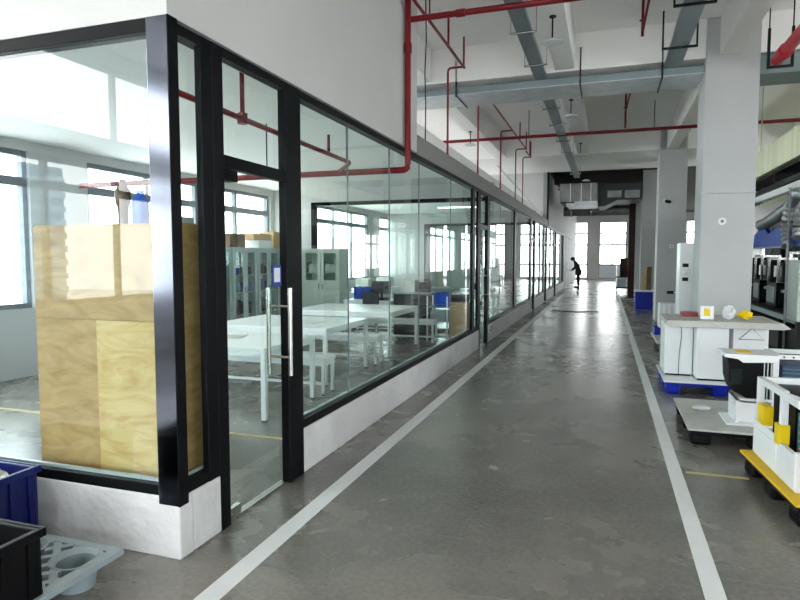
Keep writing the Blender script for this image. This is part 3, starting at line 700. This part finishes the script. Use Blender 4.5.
# ------------------------------------------------------------------ person
def person():
    r = thing('person', 'person in dark clothes bending forward beside the far glass doors', 'person', (-1.42, 35.0, 0), 0)
    me = bpy.data.meshes.new('body')
    # faces -X, leaning forward, looking down
    V = [(0, 0, .92, .15, .13), (-.03, 0, 1.1, .14, .13), (-.10, 0, 1.28, .16, .15), (-.19, 0, 1.42, .11, .10), (-.25, 0, 1.49, .055, .055), (-.31, 0, 1.56, .085, .09), (-.36, 0, 1.60, .07, .075),
         (.0, .10, .86, .10, .10), (-.03, .10, .48, .065, .065), (.02, .10, .10, .045, .045), (-.14, .11, .04, .035, .045),
         (.0, -.10, .86, .10, .10), (-.03, -.10, .48, .065, .065), (.02, -.10, .10, .045, .045), (-.14, -.11, .04, .035, .045),
         (-.16, .20, 1.40, .06, .06), (-.16, .24, 1.12, .042, .042), (-.36, .18, .98, .034, .034),
         (-.16, -.20, 1.40, .06, .06), (-.16, -.24, 1.12, .042, .042), (-.36, -.18, .98, .034, .034)]
    E_ = [(0, 1), (1, 2), (2, 3), (3, 4), (4, 5), (5, 6), (0, 7), (7, 8), (8, 9), (9, 10), (0, 11), (11, 12), (12, 13), (13, 14), (2, 15), (15, 16), (16, 17), (2, 18), (18, 19), (19, 20)]
    hv = len(V)
    for s in (1, -1):   # hands: palm + five fingers
        wi = 17 if s > 0 else 20
        px, py, pz = V[wi][:3]
        V.append((px-.07, py-.01*s, pz-.02, .030, .016)); pi = len(V)-1; E_.append((wi, pi))
        for k in range(4):
            yy = py + (-.03+.02*k); V.append((px-.10, yy, pz-.03, .009, .009)); V.append((px-.14-.01*(k in (1, 2)), yy, pz-.055, .008, .008)); n = len(V); E_ += [(pi, n-2), (n-2, n-1)]
        V.append((px-.06, py-.045*s, pz-.03, .010, .010)); V.append((px-.09, py-.055*s, pz-.05, .008, .008)); n = len(V); E_ += [(pi, n-2), (n-2, n-1)]
    me.from_pydata([v[:3] for v in V], E_, []); me.materials.append(M['skin']); me.materials.append(M['cloth'])
    o = bpy.data.objects.new('body', me); C.objects.link(o); o.parent = r
    sk = o.modifiers.new('skin', 'SKIN'); ss = o.modifiers.new('sub', 'SUBSURF'); ss.levels = 1; ss.render_levels = 2
    sv = me.skin_vertices[0].data
    for i, v in enumerate(V): sv[i].radius = (v[3], v[4]); sv[i].use_root = (i == 0)
    # clothing shells
    def shell(name, idx, edges_, grow, m):
        me2 = bpy.data.meshes.new(name); me2.from_pydata([V[i][:3] for i in idx], [(idx.index(a), idx.index(b)) for a, b in edges_], []); me2.materials.append(m)
        o2 = bpy.data.objects.new(name, me2); C.objects.link(o2); o2.parent = r
        o2.modifiers.new('skin', 'SKIN'); q = o2.modifiers.new('sub', 'SUBSURF'); q.levels = 1; q.render_levels = 2
        d = me2.skin_vertices[0].data
        for j, i in enumerate(idx): d[j].radius = (V[i][3]+grow, V[i][4]+grow); d[j].use_root = (j == 0)
    shell('jacket', [1, 0, 2, 3, 15, 16, 17, 18, 19, 20], [(0, 1), (1, 2), (2, 3), (2, 15), (15, 16), (16, 17), (2, 18), (18, 19), (19, 20)], .035, M['cloth'])
    shell('trousers', [0, 7, 8, 9, 11, 12, 13], [(0, 7), (7, 8), (8, 9), (0, 11), (11, 12), (12, 13)], .030, M['clothd'])
    MB().sph((-.325, 0, 1.60), .112, (1.05, .95, .95), 16).build('hair', M['cloth'], r, smooth=True)
    MB().cyl((-.43, 0, 1.545), (-.455, 0, 1.525), .014, .006, n=8).build('nose', M['skin'], r)
    for sy in (1, -1):
        MB().sph((-.32, sy*.10, 1.56), .03, (.6, .35, 1)).build('ear', M['skin'], r)
        MB().sph((-.425, sy*.035, 1.575), .012).build('eye', M['cloth'], r)
        MB().box(-.22, .07, sy*.105-.05, sy*.105+.05, 0, .09).build('shoe', M['blackp'], r, bevel=.03)
    MB().box(-.425, -.405, -.03, .03, 1.495, 1.505).build('mouth', M['skin'], r)
    return r
person()

# ------------------------------------------------------------------ right side: pallets and units
def skid_pallet(name, label, x0, x1, y0, y1, ztop, mboard, mleg, board_t=.02, rz=0):
    r = thing(name, label, 'pallet', ((x0+x1)/2, (y0+y1)/2, 0), rz)
    w, d = (x1-x0)/2, (y1-y0)/2
    MB().box(-w, w, -d, d, ztop-board_t, ztop).build('deck_board', mboard, r, bevel=.004)
    zt = ztop-board_t
    MB().box(-w+.02, w-.02, -d+.02, d-.02, zt-.035, zt).build('deck', mleg, r)
    for i in (-1, 0, 1):
        for j in (-1, 0, 1):
            cx, cy = i*(w-.11), j*(d-.11)
            MB().box(cx-.085, cx+.085, cy-.085, cy+.085, 0, zt-.035).build('foot', mleg, r, bevel=.025)
    return r
# blue pallet with white cabinets
skid_pallet('plastic_pallet', 'blue pallet with a white board under the tall white cabinets', .70, 1.95, 7.95, 9.15, .16, M['white'], M['blue'])
def acbox(label, x0, x1, y0, y1, z0, z1):
    r = thing('air_conditioner_cabinet', label, 'cabinet', ((x0+x1)/2, (y0+y1)/2, z0))
    w, d, h = (x1-x0)/2, (y1-y0)/2, z1-z0
    MB().box(-w, w, -d, d, .02, h).build('housing', M['white'], r, bevel=.01)
    MB().box(-w+.03, w-.03, -d-.006, -d, .05, h-.03).build('front_panel', M['white'], r, bevel=.004)
    MB().box(-w+.02, w-.02, -d+.01, d-.01, 0, .02).build('base_rim', M['dark'], r)
    return r
acbox('white unit housing at the left end of the blue pallet', .73, 1.06, 8.35, 8.95, .16, .815)
acbox('white unit housing second from the left on the blue pallet, set forward', 1.07, 1.42, 8.10, 8.70, .16, .815)
acbox('white unit housing at the right end of the blue pallet', 1.50, 1.88, 8.30, 8.90, .16, .815)
cp = thing('worktop_board', 'long pale grey board lying over the white unit housings', 'board', (1.38, 8.5, .816))
MB().prism([(.74, .895), (.71, .885), (.72, .83), (.76, .816), (1.96, .816), (2.04, .83), (1.95, .895)], 'y', 8.0, 8.95).build('board', M['board'], cp, world=True, bevel=.006)
MB().box(.78, 1.94, 7.985, 8.0, .822, .885).build('front_lip', M['board'], cp, world=True)
ys_ = thing('hazard_card', 'white card with a yellow square leaning on the grey board', 'card', (1.20, 8.3, .896))
MB().box(-.075, .075, -.004, .004, 0, .16, rot=Matrix.Rotation(-.1, 4, 'X'), piv=(0, 0, 0)).build('card', M['white'], ys_)
MB().box(-.035, .035, -.007, -.004, .04, .13, rot=Matrix.Rotation(-.1, 4, 'X'), piv=(0, 0, 0)).build('yellow_square', M['ytape'], ys_)
def crumple(name, label, c, r, m, cat, sc=(1, 1, .6)):
    mb = MB(); bmesh.ops.create_icosphere(mb.bm, subdivisions=3, radius=r)
    for v in mb.bm.verts:
        v.co *= random.uniform(.72, 1.2); v.co.x *= sc[0]; v.co.y *= sc[1]; v.co.z *= sc[2]
    zmin = min(v.co.z for v in mb.bm.verts)
    for v in mb.bm.verts: v.co += Vector((c[0], c[1], c[2]-zmin))
    return tag(mb.build(name, m), label, cat)
crumple('plastic_film', 'crumpled clear white film on the grey board', (1.44, 8.3, .897), .07, M['plastw'], 'film', (1, .8, 1.2))
crumple('yellow_wrap', 'crumpled yellow wrap on the grey board', (1.62, 8.3, .897), .07, M['ytape'], 'wrap', (1.1, .8, .8))
stack(1.04, 8.65, .897, .20, .16, .055, 'dark red box lying on the grey board', M['redbox'], name='parts_box')
for k, pts in enumerate(([(.92, 8.341, .81), (.925, 8.341, .65), (.905, 8.341, .45), (.90, 8.341, .185)], [(1.56, 8.291, .66), (1.70, 8.291, .80), (1.83, 8.291, .66), (1.56, 8.291, .66)])):
    tag(MB().tube(pts, .004, n=6).build('wire', M['dark']), ('thin wire hanging down the left white housing', 'thin wire triangle on the right white housing')[k], 'wire')
# grey-board pallet with black skids
skid_pallet('plastic_pallet', 'black-footed pallet with a pale grey board in the middle of the row', .72, 1.86, 5.80, 7.05, .15, M['board'], M['blackp'])
# unit chassis on the middle pallet
def chassis(name, label, x, y, z):
    r = thing(name, label, 'unit', (x, y, z)); lo = .24; d = .36
    MB().box(-.22, .22, -.23, .2, 0, .018).build('base_tray', M['white'], r, bevel=.004)
    MB().box(-.14, -.115, -d/2, d/2, .018, lo).box(.14, .17, -d/2, d/2, .018, lo+.36).box(-.115, .14, d/2-.025, d/2, .018, lo).box(-.115, .14, -d/2+.06, -d/2+.08, .018, lo*.8).box(-.14, .14, -d/2, d/2, lo-.02, lo).build('lower_housing', M['white'], r)
    MB().prism([(-.21, lo+.34), (.07, lo+.34), (.07, lo-.0), (-.06, lo), (-.17, lo+.06), (-.20, lo+.16)], 'y', -d/2+.02, d/2-.02).build('fan_casing', M['blackp'], r)
    MB().box(-.19, -.10, -d/2+.012, -d/2+.02, lo+.12, lo+.26).build('fan_cover', M['shelfdark'], r)
    for k in range(5):
        xx = .072+.014*k
        MB().box(xx, xx+.008, -d/2+.02, d/2-.02, lo, lo+.34).build('coil_fin', M['galv'] if k % 2 == 0 else M['blackp'], r)
    MB().prism([(-.25, lo+.40), (.18, lo+.40), (.18, lo+.34), (-.10, lo+.325), (-.14, lo+.355), (-.25, lo+.37)], 'y', -d/2-.02, d/2).build('top_bracket', M['white'], r, bevel=.004)
    MB().box(-.13, -.01, -d/4, d/4, lo+.401, lo+.405).build('yellow_sticker', M['ytape'], r)
    return r
chassis('air_conditioner_chassis', 'white and black air conditioner chassis standing on the grey-board pallet', 1.28, 6.25, .152)
c2 = thing('condenser_frame', 'condenser frame with dark blue fins right of the white chassis', 'unit', (1.68, 6.5, .152))
MB().box(-.16, .40, -.2, .2, 0, .03).build('base_tray', M['white'], c2)
MB().box(-.13, .34, -.16, .16, .03, .52).build('coil', M['navy'], c2, bevel=.006)
for k in range(12): MB().box(-.12, .3, -.168, -.16, .08+.036*k, .09+.036*k).build('fin', M['teal'], c2)
MB().box(-.2, .42, -.22, -.18, .58, .62).box(-.2, .42, .16, .2, .58, .62).box(-.2, -.15, -.18, .16, .58, .62).box(.36, .42, -.18, .16, .58, .62).build('top_frame', M['white'], c2)
for xa in (-.19, .35): MB().box(xa, xa+.03, -.2, .2, .03, .58).build('upright', M['white'], c2)
for k in range(7): MB().cyl((-.13+.075*k, -.225, .60), (-.13+.075*k, -.219, .60), .008, n=8).build('hole', M['blackp'], c2)
crumple('plastic_film', 'white crumpled film at the corner of the grey-board pallet', (.93, 6.55, .152), .05, M['plastw'], 'film', (1.6, 1, .4))

# yellow pallet
skid_pallet('plastic_pallet', 'black-footed pallet with a bright yellow board nearest the camera', 1.07, 2.13, 4.20, 5.30, .16, M['yellow'], M['blackp'], rz=math.radians(5.2))
u = thing('unit_frame', 'white unit frame with yellow tape on the yellow pallet', 'unit', (1.17, 4.36, .162), math.radians(4))
W, D, H = .70, .84, .59
f = MB().box(0, .045, D-.045, D, 0, H).box(0, .045, .30, .345, 0, H).box(.0, .05, 0, .05, 0, .25).box(W-.04, W, D-.04, D, 0, H).box(W-.04, W, 0, .04, 0, H)
f.box(0, .045, .05, .30, 0, .05).box(0, .045, .345, D-.045, 0, .05).box(.05, W-.04, 0, .04, 0, .05).box(0, .045, .345, D-.045, H-.045, H).box(.045, W-.04, D-.045, D, H-.045, H).build('frame', M['white'], u, bevel=.004)
MB().prism([(0, H), (.0, H-.05), (.12, H-.13), (W, H-.13), (W, H-.05), (.16, H-.05)], 'y', .02, .30).build('top_bracket', M['white'], u)
MB().box(-.012, 0, .28, D, .012, .27).box(-.02, -.012, .32, D-.06, .06, .22).build('side_panel', M['white'], u, bevel=.004)
MB().box(-.012, .02, 0, .28, .012, .24).build('side_panel', M['white'], u, bevel=.004)
MB().box(.02, W, -.012, 0, .012, .24).build('front_panel', M['white'], u, bevel=.004)
MB().box(0, W, 0, D, 0, .012).build('base_tray', M['white'], u)
MB().box(.10, .5, .34, D-.06, .02, H-.05).build('inner_casing', M['blackp'], u)
MB().box(.10, W-.05, .06, .30, .02, H-.14).build('coil', M['teal'], u)
for k in range(11): MB().box(.095, W-.05, .05, .06, .27+.016*k, .276+.016*k).build('fin', M['teal'], u)
MB().tube([(.07, .12+.04*math.sin(k*2.1), .22+.018*k) for k in range(14)], .014, n=8).build('copper_tube', M['copper'], u, smooth=True)
MB().box(-.016, .047, .60, .74, .27, .41).build('yellow_tape', M['ytape'], u); MB().box(-.016, .05, .28, .37, .22, .36).build('yellow_tape', M['ytape'], u)

# mid-distance white ribbed box and blue bins
rb = thing('ribbed_box', 'white ribbed box on a blue tray beyond the white housings', 'box', (1.15, 12.6, .33))
MB().box(-.17, .17, -.2, .2, 0, .46).build('body', M['white'], rb, bevel=.006)
for k in range(4): MB().box(-.155+.09*k, -.115+.09*k, -.215, -.2, .02, .44).build('rib', M['galv'], rb)
bt = thing('parts_tray', 'blue tray under the white ribbed box', 'tray', (1.10, 12.6, .20))
MB().box(-.2, .2, -.24, .24, 0, .02).box(-.2, .2, -.24, -.225, .02, .125).box(-.2, .2, .225, .24, .02, .125).box(-.2, -.185, -.225, .225, .02, .125).box(.185, .2, -.225, .225, .02, .125).build('body', M['blue'], bt)
MB().box(-.18, .18, -.22, .22, .02, .1).build('insert', M['blueb'], bt)
tro = thing('trolley', 'low grey trolley under the blue tray', 'trolley', (1.24, 12.4, 0))
MB().box(-.36, .3, -.9, .6, .14, .195).build('deck', M['board'], tro)
for x in (-.28, .22):
    for y in (-.8, .5): MB().cyl((x-.02, y, .065), (x+.02, y, .065), .065).build('wheel', M['blackp'], tro)
bx = thing('square_bin', 'blue bin with a white rim holding cardboard, left of the second pillar', 'bin', (1.18, 21.1, 0))
MB().box(-.26, .26, -.25, .25, 0, .03).box(-.26, .26, -.25, -.23, .03, .60).box(-.26, .26, .23, .25, .03, .60).box(-.26, -.24, -.23, .23, .03, .60).box(.24, .26, -.23, .23, .03, .60).build('body', M['blue'], bx, bevel=.006)
MB().box(-.29, .29, -.28, -.25, .57, .63).box(-.29, .29, .25, .28, .57, .63).box(-.29, -.26, -.25, .25, .57, .63).box(.26, .29, -.25, .25, .57, .63).build('rim', M['white'], bx)
tag(MB().prism([(.98, .035), (1.25, .035), (1.25, 1.30), (1.18, 1.30)], 'y', 21.0, 21.03).build('cardboard_sheet', M['card']), 'tan cardboard sheet sticking out of the blue bin', 'cardboard')
tag(MB().prism([(1.12, .035), (1.40, .035), (1.40, 1.38), (1.27, 1.36)], 'y', 21.06, 21.16).build('carton', M['carddk']), 'dark brown carton standing in the blue bin', 'carton')
wc = thing('control_cabinet', 'tall white control cabinet behind the near pillar', 'cabinet', (1.34, 11.3, 0))
MB().box(1.16, 1.75, 11.0, 11.5, 0, 1.9).build('body', M['white'], wc, world=True, bevel=.01)
for z in (1.50, 1.27): MB().box(1.20, 1.29, 10.985, 11.0, z, z+.06).build('vent', M['dark'], wc, world=True)
MB().box(1.22, 1.26, 10.975, 11.0, 1.36, 1.47).build('handle', M['steel'], wc, world=True)
so = thing('wall_socket_box', 'small dark socket strip on the second pillar', 'socket', (1.6, 17.13, .75))
MB().box(1.52, 1.86, 17.11, 17.15, .72, .80).build('housing', M['dark'], so, world=True); MB().box(1.68, 1.74, 17.105, 17.11, .735, .785).build('white_socket', M['white'], so, world=True)
cm = thing('security_camera', 'small security camera on the second pillar', 'camera', (1.42, 17.1, 3.1))
MB().box(1.36, 1.42, 17.05, 17.155, 3.08, 3.16).build('bracket', M['white'], cm, world=True); MB().cyl((1.42, 17.08, 3.11), (1.52, 17.0, 3.08), .04).build('housing', M['blackp'], cm, world=True)
for x, y, lab in ((1.52, 9.49, 'small round wall fixture on the near pillar'), (1.6, 17.14, 'small round wall fixture on the second pillar')):
    r = thing('wall_fixture', lab, 'fixture', (x, y, 2.16 if y < 10 else 1.95))
    MB().cyl((0, .01, 0), (0, -.02, 0), .05, n=18).build('ring', M['white'], r); MB().cyl((0, -.02, 0), (0, -.025, 0), .022, n=14).build('centre', M['mullion'], r)

# ------------------------------------------------------------------ production line on the right
cv = thing('canopy', 'long cream hanging canopy over the production line', 'canopy', (3.2, 13, 3.3))
MB().box(2.80, 2.815, 9.0, 22.0, 3.24, 3.72).build('side_sheet', M['cream'], cv, world=True)
MB().box(2.80, 4.6, 9.0, 22.0, 3.72, 3.735).build('top_sheet', M['cream'], cv, world=True)
MB().box(4.585, 4.6, 9.0, 22.0, 3.24, 3.72).build('side_sheet', M['cream'], cv, world=True)
for y in (10.6, 13.6, 16.5): MB().cyl((2.81, y, 3.73), (2.81, y, ZC), .012).build('hanger_rod', M['steel'], cv, world=True)
tr = thing('cable_trunking', 'white trunking rail running along the production line', 'rail', (2.8, 13, 2.72))
MB().box(2.74, 2.86, 9.0, 13.6, 2.72, 2.83).build('rail', M['white'], tr, world=True, bevel=.005)
for y in (10.75, 13.4): MB().box(2.625, 2.65, y-.012, y+.02, 0, 2.70).box(2.61, 2.84, y-.02, y+.02, 2.70, 2.72).build('post', M['mullion'], tr, world=True)
# dark gantry frames
gf = thing('gantry_frame', 'dark steel gantry frame over the production line', 'frame', (3.4, 13, 0))
for y in (10.6, 12.9, 15.5):
    for x in (3.82, 4.6): MB().box(x-.05, x+.05, y-.05, y+.05, 0, 3.2).build('post', M['dark'], gf, world=True)
    MB().box(2.9, 4.55, y-.05, y+.05, 3.05, 3.2).build('cross_beam', M['dark'], gf, world=True)
for x in (3.0, 4.3): MB().box(x-.05, x+.05, 10.6, 15.5, 2.95, 3.04).build('long_beam', M['dark'], gf, world=True)
MB().box(2.9, 4.3, 9.2, 15.4, 3.2, 3.24).build('roof_plate', M['dark'], gf, world=True)
for k, P3 in enumerate(([(2.95, 10.9, 2.72), (2.92, 11.3, 2.62), (2.9, 11.9, 2.5), (2.88, 12.6, 2.38), (2.87, 13.3, 2.30), (2.87, 13.7, 2.29)],
                        [(2.82, 10.7, 2.62), (2.8, 11.0, 2.66), (2.78, 11.3, 2.5), (2.78, 11.45, 2.25), (2.78, 11.4, 2.0), (2.78, 11.3, 1.8)],
                        [(2.80, 10.0, 2.5), (2.76, 10.3, 2.5), (2.74, 10.55, 2.35), (2.73, 10.6, 2.1), (2.73, 10.5, 1.9)])):
    pts = []
    for a_, b_ in zip(P3, P3[1:]):
        for q in range(6): pts.append(Vector(a_).lerp(Vector(b_), q/6))
    pts = [(pts[max(0, i-1)] + pts[i] + pts[min(len(pts)-1, i+1)])/3 for i in range(len(pts))]
    tag(MB().tube(pts, .085 if k else .10, n=12, ridge=.10).build('flexible_hose', M['hose'], smooth=True), 'ribbed silver air hose under the white rail, %s' % ('the long one running away from the camera', 'the one dropping through the blue cover', 'the one nearest the camera')[k], 'hose', 'silver air hoses')
crumple('foil_bundle', 'crumpled silver foil bundle hanging among the hoses', (3.15, 11.2, 2.38), .22, M['hose'], 'foil', (1, 1.4, 1))
bs_ = thing('blue_cover', 'blue cover sheet along the upper shelf of the production line', 'cover', (2.95, 12, 1.86))
MB().prism([(10.4, 1.86), (14.2, 1.86), (14.1, 2.12), (13.4, 2.28), (13.0, 2.1), (12.2, 2.2), (11.6, 2.08), (11.0, 2.2), (10.4, 2.12)], 'x', 2.86, 2.93).build('sheet', M['bluet'], bs_, world=True)
MB().box(2.86, 3.6, 10.4, 14.2, 1.83, 1.86).build('shelf_board', M['traygrey'], bs_, world=True)
ln = thing('conveyor', 'long dark conveyor bench of the production line', 'conveyor', (3.2, 13, 0))
MB().prism([(9.0, .66), (22, .66), (22, .74), (9.0, .74)], 'x', 2.7, 3.7).build('belt_frame', M['traygrey'], ln, world=True)
MB().box(2.72, 3.68, 9.0, 22, .741, .755).build('belt', M['blackp'], ln, world=True)
for y in (9.1, 11.4, 13.7, 16, 18.3, 20.6):
    for x in (2.74, 3.66): MB().box(x-.03, x+.03, y-.03, y+.03, 0, .66).build('leg', M['dark'], ln, world=True)
MB().box(2.80, 3.6, 9.05, 21.9, .1, .55).build('under_panel', M['blackp'], ln, world=True)
mc = [(2.85, 10.5, .9, .75, 'black'), (2.9, 11.6, 1.0, .7, 'shelf'), (2.85, 12.8, .9, .7, 'black'), (2.9, 14.2, .95, .6, 'shelf'), (2.9, 15.6, 1.0, .7, 'black')]
for k, (x, y, h, d, mm) in enumerate(mc):
    r = thing('assembly_machine', 'black assembly machine on the conveyor, %s from the camera' % ('first', 'second', 'third', 'fourth', 'fifth')[k], 'machine', (x+.3, y, .757), 0, 'black machines on the conveyor')
    MB().box(-.25, .25, -d/2, d/2, 0, .45).build('cabinet', M['blackp'], r, bevel=.01)
    MB().box(-.26, -.25, -d/2+.08, d/2-.08, .08, .38).build('door', M['mullion'], r)
    MB().box(-.2, .18, -d/2-.012, -d/2, .06, .40).build('rear_panel', M['shelfdark'], r)
    MB().cyl((-.15, -d/2-.05, .3), (-.15, -d/2-.01, .3), .03).build('knob', M['white'], r)
    MB().box(-.24, -.2, -d/2, -d/2+.04, .45, h).box(-.24, -.2, d/2-.04, d/2, .45, h).box(.2, .24, d/2-.04, d/2, .45, h).box(-.2, .2, d/2-.04, d/2, h-.04, h).box(-.24, -.2, -d/2+.04, d/2-.04, h-.04, h).build('frame', M['steel'], r)
    MB().box(-.1, .2, -.12, .12, .45, h-.1).build('head', M['dark'], r)
    MB().box(-.2, -.1, -.06, .06, .55, .75).build('bracket', M['white'], r)
for k in range(5):  # dark backdrop blocks, added to darken the bright gap behind the line
    y = 11.2 + 2.6*k
    r = thing('backdrop_block', 'tall dark backdrop block added behind the production line, %s from the camera' % ('first', 'second', 'third', 'fourth', 'fifth')[k], 'rack', (5.3, y, 0), 0, 'dark backdrop blocks')
    MB().box(-.4, .4, -1.0, 1.0, 0, 2.75).build('body', M['dark'], r, bevel=.01)
    for q in (-1, 1): MB().box(-.42, -.4, q*.5-.45, q*.5+.45, .1, 2.6).build('door', M['shelfdark'], r)
# grey-green machine at right edge
gm = thing('line_control_box', 'pale grey-green control box at the front end of the production line', 'machine', (2.5, 9.6, 0))
MB().box(2.42, 2.62, 9.3, 9.8, .80, 1.62).build('body', M['cabgreen'], gm, world=True, bevel=.01)
MB().box(2.48, 2.56, 9.5, 9.6, 0, .80).build('stand', M['dark'], gm, world=True); MB().box(2.4, 2.66, 9.35, 9.75, 0, .02).build('foot', M['dark'], gm, world=True)

# ------------------------------------------------------------------ left foreground
gp = thing('plastic_pallet', 'blue-grey plastic pallet with round feet on the floor by the corner', 'pallet', (-2.7, 2.2, 0))
# deck with diamond lattice openings and foot cups
dx0, dx1, dy0, dy1, zt = -2.99, -2.34, 1.45, 2.43, .145
D_ = MB()
D_.box(dx0, dx1, dy1-.05, dy1, zt-.03, zt).box(dx0, dx1, dy0, dy0+.05, zt-.03, zt).box(dx0, dx0+.05, dy0+.05, dy1-.05, zt-.03, zt).box(dx1-.06, dx1, dy0+.05, dy1-.05, zt-.03, zt)
for k in range(-6, 12):
    for sgn in (1, -1):
        # diagonal ribs clipped to the deck
        c = dx0 + k*.13
        pts = []
        y_a, y_b = dy0+.05, dy1-.05
        xa, xb = (c, c+(y_b-y_a)) if sgn > 0 else (c+(y_b-y_a), c)
        # clip in x
        def clip(xa, ya, xb, yb):
            lo, hi = dx0+.05, dx1-.06
            P = []
            t0, t1 = 0., 1.
            dx = xb-xa
            if abs(dx) < 1e-6: return None
            for bound, side in ((lo, 1), (hi, -1)):
                t = (bound-xa)/dx
                if (dx > 0) == (side > 0): t0 = max(t0, t)
                else: t1 = min(t1, t)
            if t1 - t0 < .05: return None
            return (xa+dx*t0, ya+(yb-ya)*t0, xa+dx*t1, ya+(yb-ya)*t1)
        q = clip(xa, y_a, xb, y_b)
        if q:
            a = Vector((q[0], q[1], zt-.012)); b_ = Vector((q[2], q[3], zt-.012)); L = (b_-a).length; ang = math.atan2(b_.y-a.y, b_.x-a.x)
            m_ = (a+b_)/2
            n_ = max(1, int(L/.03)); d_ = (b_-a)/n_
            for j_ in range(n_):
                p_ = a + d_*(j_+.5)
                if any((p_.x-cx)**2 + (p_.y-cy)**2 < .121**2 for cx in (-2.49, -2.85) for cy in (2.27, 1.93, 1.6)): continue
                l_ = L/n_ + .004
                D_.box(p_.x-l_/2, p_.x+l_/2, p_.y-.018, p_.y+.018, zt-.024+.0005*sgn, zt-.001+.0005*sgn, rot=Matrix.Rotation(ang, 4, 'Z'))
D_.box(-2.72, -2.42, 2.06, 2.37, zt-.02, zt-.002) if False else None
D_.build('deck', M['palgrey'], gp, world=True)
def cup(cx, cy):
    prof = [(.085, 0), (.10, zt-.03), (.125, zt+.002), (.115, zt+.003), (.092, zt-.02), (.078, .02)]
    m_ = MB().lathe(prof, (cx, cy, 0), 24); return m_.build('foot_cup', M['palgrey'], gp, world=True, smooth=True)
for cx in (-2.49, -2.85):
    for cy in (2.27, 1.93, 1.6): cup(cx, cy)

def crate(name, label, loc, rz, w, d, h, m, rim=True, taper=.03):
    r = thing(name, label, 'crate', loc, rz)
    t = .02
    def wall(x0, x1, y0, y1): return MB().box(x0, x1, y0, y1, .02, h)
    MB().box(-w/2, w/2, -d/2, d/2, 0, .02).build('bottom', m, r)
    MB().box(-w/2, w/2, -d/2, -d/2+t, .02, h).box(-w/2, w/2, d/2-t, d/2, .02, h).box(-w/2, -w/2+t, -d/2+t, d/2-t, .02, h).box(w/2-t, w/2, -d/2+t, d/2-t, .02, h).build('walls', m, r, bevel=.004)
    if rim:
        e = .018
        MB().box(-w/2-e, w/2+e, -d/2-e, -d/2, h-.035, h+.004).box(-w/2-e, w/2+e, d/2, d/2+e, h-.035, h+.004).box(-w/2-e, -w/2, -d/2, d/2, h-.035, h+.004).box(w/2, w/2+e, -d/2, d/2, h-.035, h+.004).build('rim', m, r, bevel=.004)
    for k in range(4):
        x = -w/2 + w*(k+.5)/4
        MB().box(x-.01, x+.01, -d/2-.012, -d/2, .02, h-.04).build('rib', m, r); MB().box(w/2, w/2+.012, -d/2 + d*(k+.5)/4-.01, -d/2 + d*(k+.5)/4+.01, .02, h-.04).build('rib', m, r)
    return r
crate('storage_crate', 'deep blue plastic crate filled with white film at the left edge', (-3.37, 2.31, 0), 0, .66, .44, .47, M['blueb'])
crumple('plastic_film', 'heap of white plastic film inside the blue crate', (-3.20, 2.35, .29), .11, M['plastw'], 'film', (.95, 1.1, .8))
crate('storage_crate', 'black plastic crate nearest the camera on the left edge', (-2.655, 1.715, .15), 0, .60, .50, .30, M['blackp'])
tag(MB().box(-2.9, -2.5, 1.6, 1.62, .20, .43, rot=Matrix.Rotation(.15, 4, 'X')).build('white_board', M['white']), 'white board lying inside the black crate', 'board')

# ------------------------------------------------------------------ outside: buildings for the view and reflections
for k, (x, y, w, d, h) in enumerate(((-36, -16, 10, 14, 11), (-42, 14, 8, 16, 9), (-30, 44, 9, 14, 7))):
    r = thing('office_building', 'blue-grey building outside the windows, %s' % ('behind the camera to the left', 'opposite the glass room', 'farther along the left windows', 'beyond the far end windows')[k], 'building', (x, y, -4), 0, 'buildings outside')
    MB().box(-w/2, w/2, -d/2, d/2, 0, h).build('block', M['bldg'], r)
    lv = MB()
    nl = int(h/.8)
    for q in range(nl): lv.box(w/2, w/2+.15, -d/2, d/2, .4+q*.8, .75+q*.8).box(-w/2, w/2, -d/2-.15, -d/2, .4+q*.8, .75+q*.8)
    lv.build('louvres', M['bldgl'], r)
struct('ground', MB().box(-90, 90, -80, 120, -4.6, -4.0), M['pale'])

# ------------------------------------------------------------------ light
w = bpy.data.worlds.new('world'); S.world = w; w.use_nodes = True
nt = w.node_tree; bg = nt.nodes['Background']
bg.inputs['Color'].default_value = (1.0, .985, .985, 1); bg.inputs['Strength'].default_value = 5.0
def portal(loc, rot, sx, sy):
    L = bpy.data.lights.new('window_portal', 'AREA'); L.shape = 'RECTANGLE'; L.size = sx; L.size_y = sy; L.cycles.is_portal = True
    o = bpy.data.objects.new('window_portal', L); o.location = loc; o.rotation_euler = rot; C.objects.link(o)
portal((XL-.25, 19.5, 2.8), (0, -PI/2, 0), 4.0, 57)
portal((XR+.25, 19.5, 2.0), (0, PI/2, 0), 2.3, 57)
portal((.7, YB-.25, 2.5), (PI/2, 0, 0), 16, 4.2)
portal((.7, YF+.25, 2.3), (-PI/2, 0, 0), 16, 4.4)

# ------------------------------------------------------------------ camera
cam = bpy.data.cameras.new('camera'); cam.lens = 606*36/800; cam.sensor_width = 36; cam.clip_start = .05; cam.clip_end = 400
co = bpy.data.objects.new('camera', cam); C.objects.link(co)
co.location = (0, 0, 1.65); co.rotation_euler = (math.radians(90-3.9647), 0, math.radians(18.7329)); S.camera = co

S.view_settings.view_transform = 'Standard'; S.view_settings.look = 'None'; S.view_settings.gamma = 1; S.view_settings.exposure = 1.25
S.view_settings.use_curve_mapping = False
S.cycles.max_bounces = 14; S.cycles.diffuse_bounces = 6; S.cycles.glossy_bounces = 5; S.cycles.transparent_max_bounces = 24
S.cycles.sample_clamp_indirect = 8; S.cycles.use_denoising = True
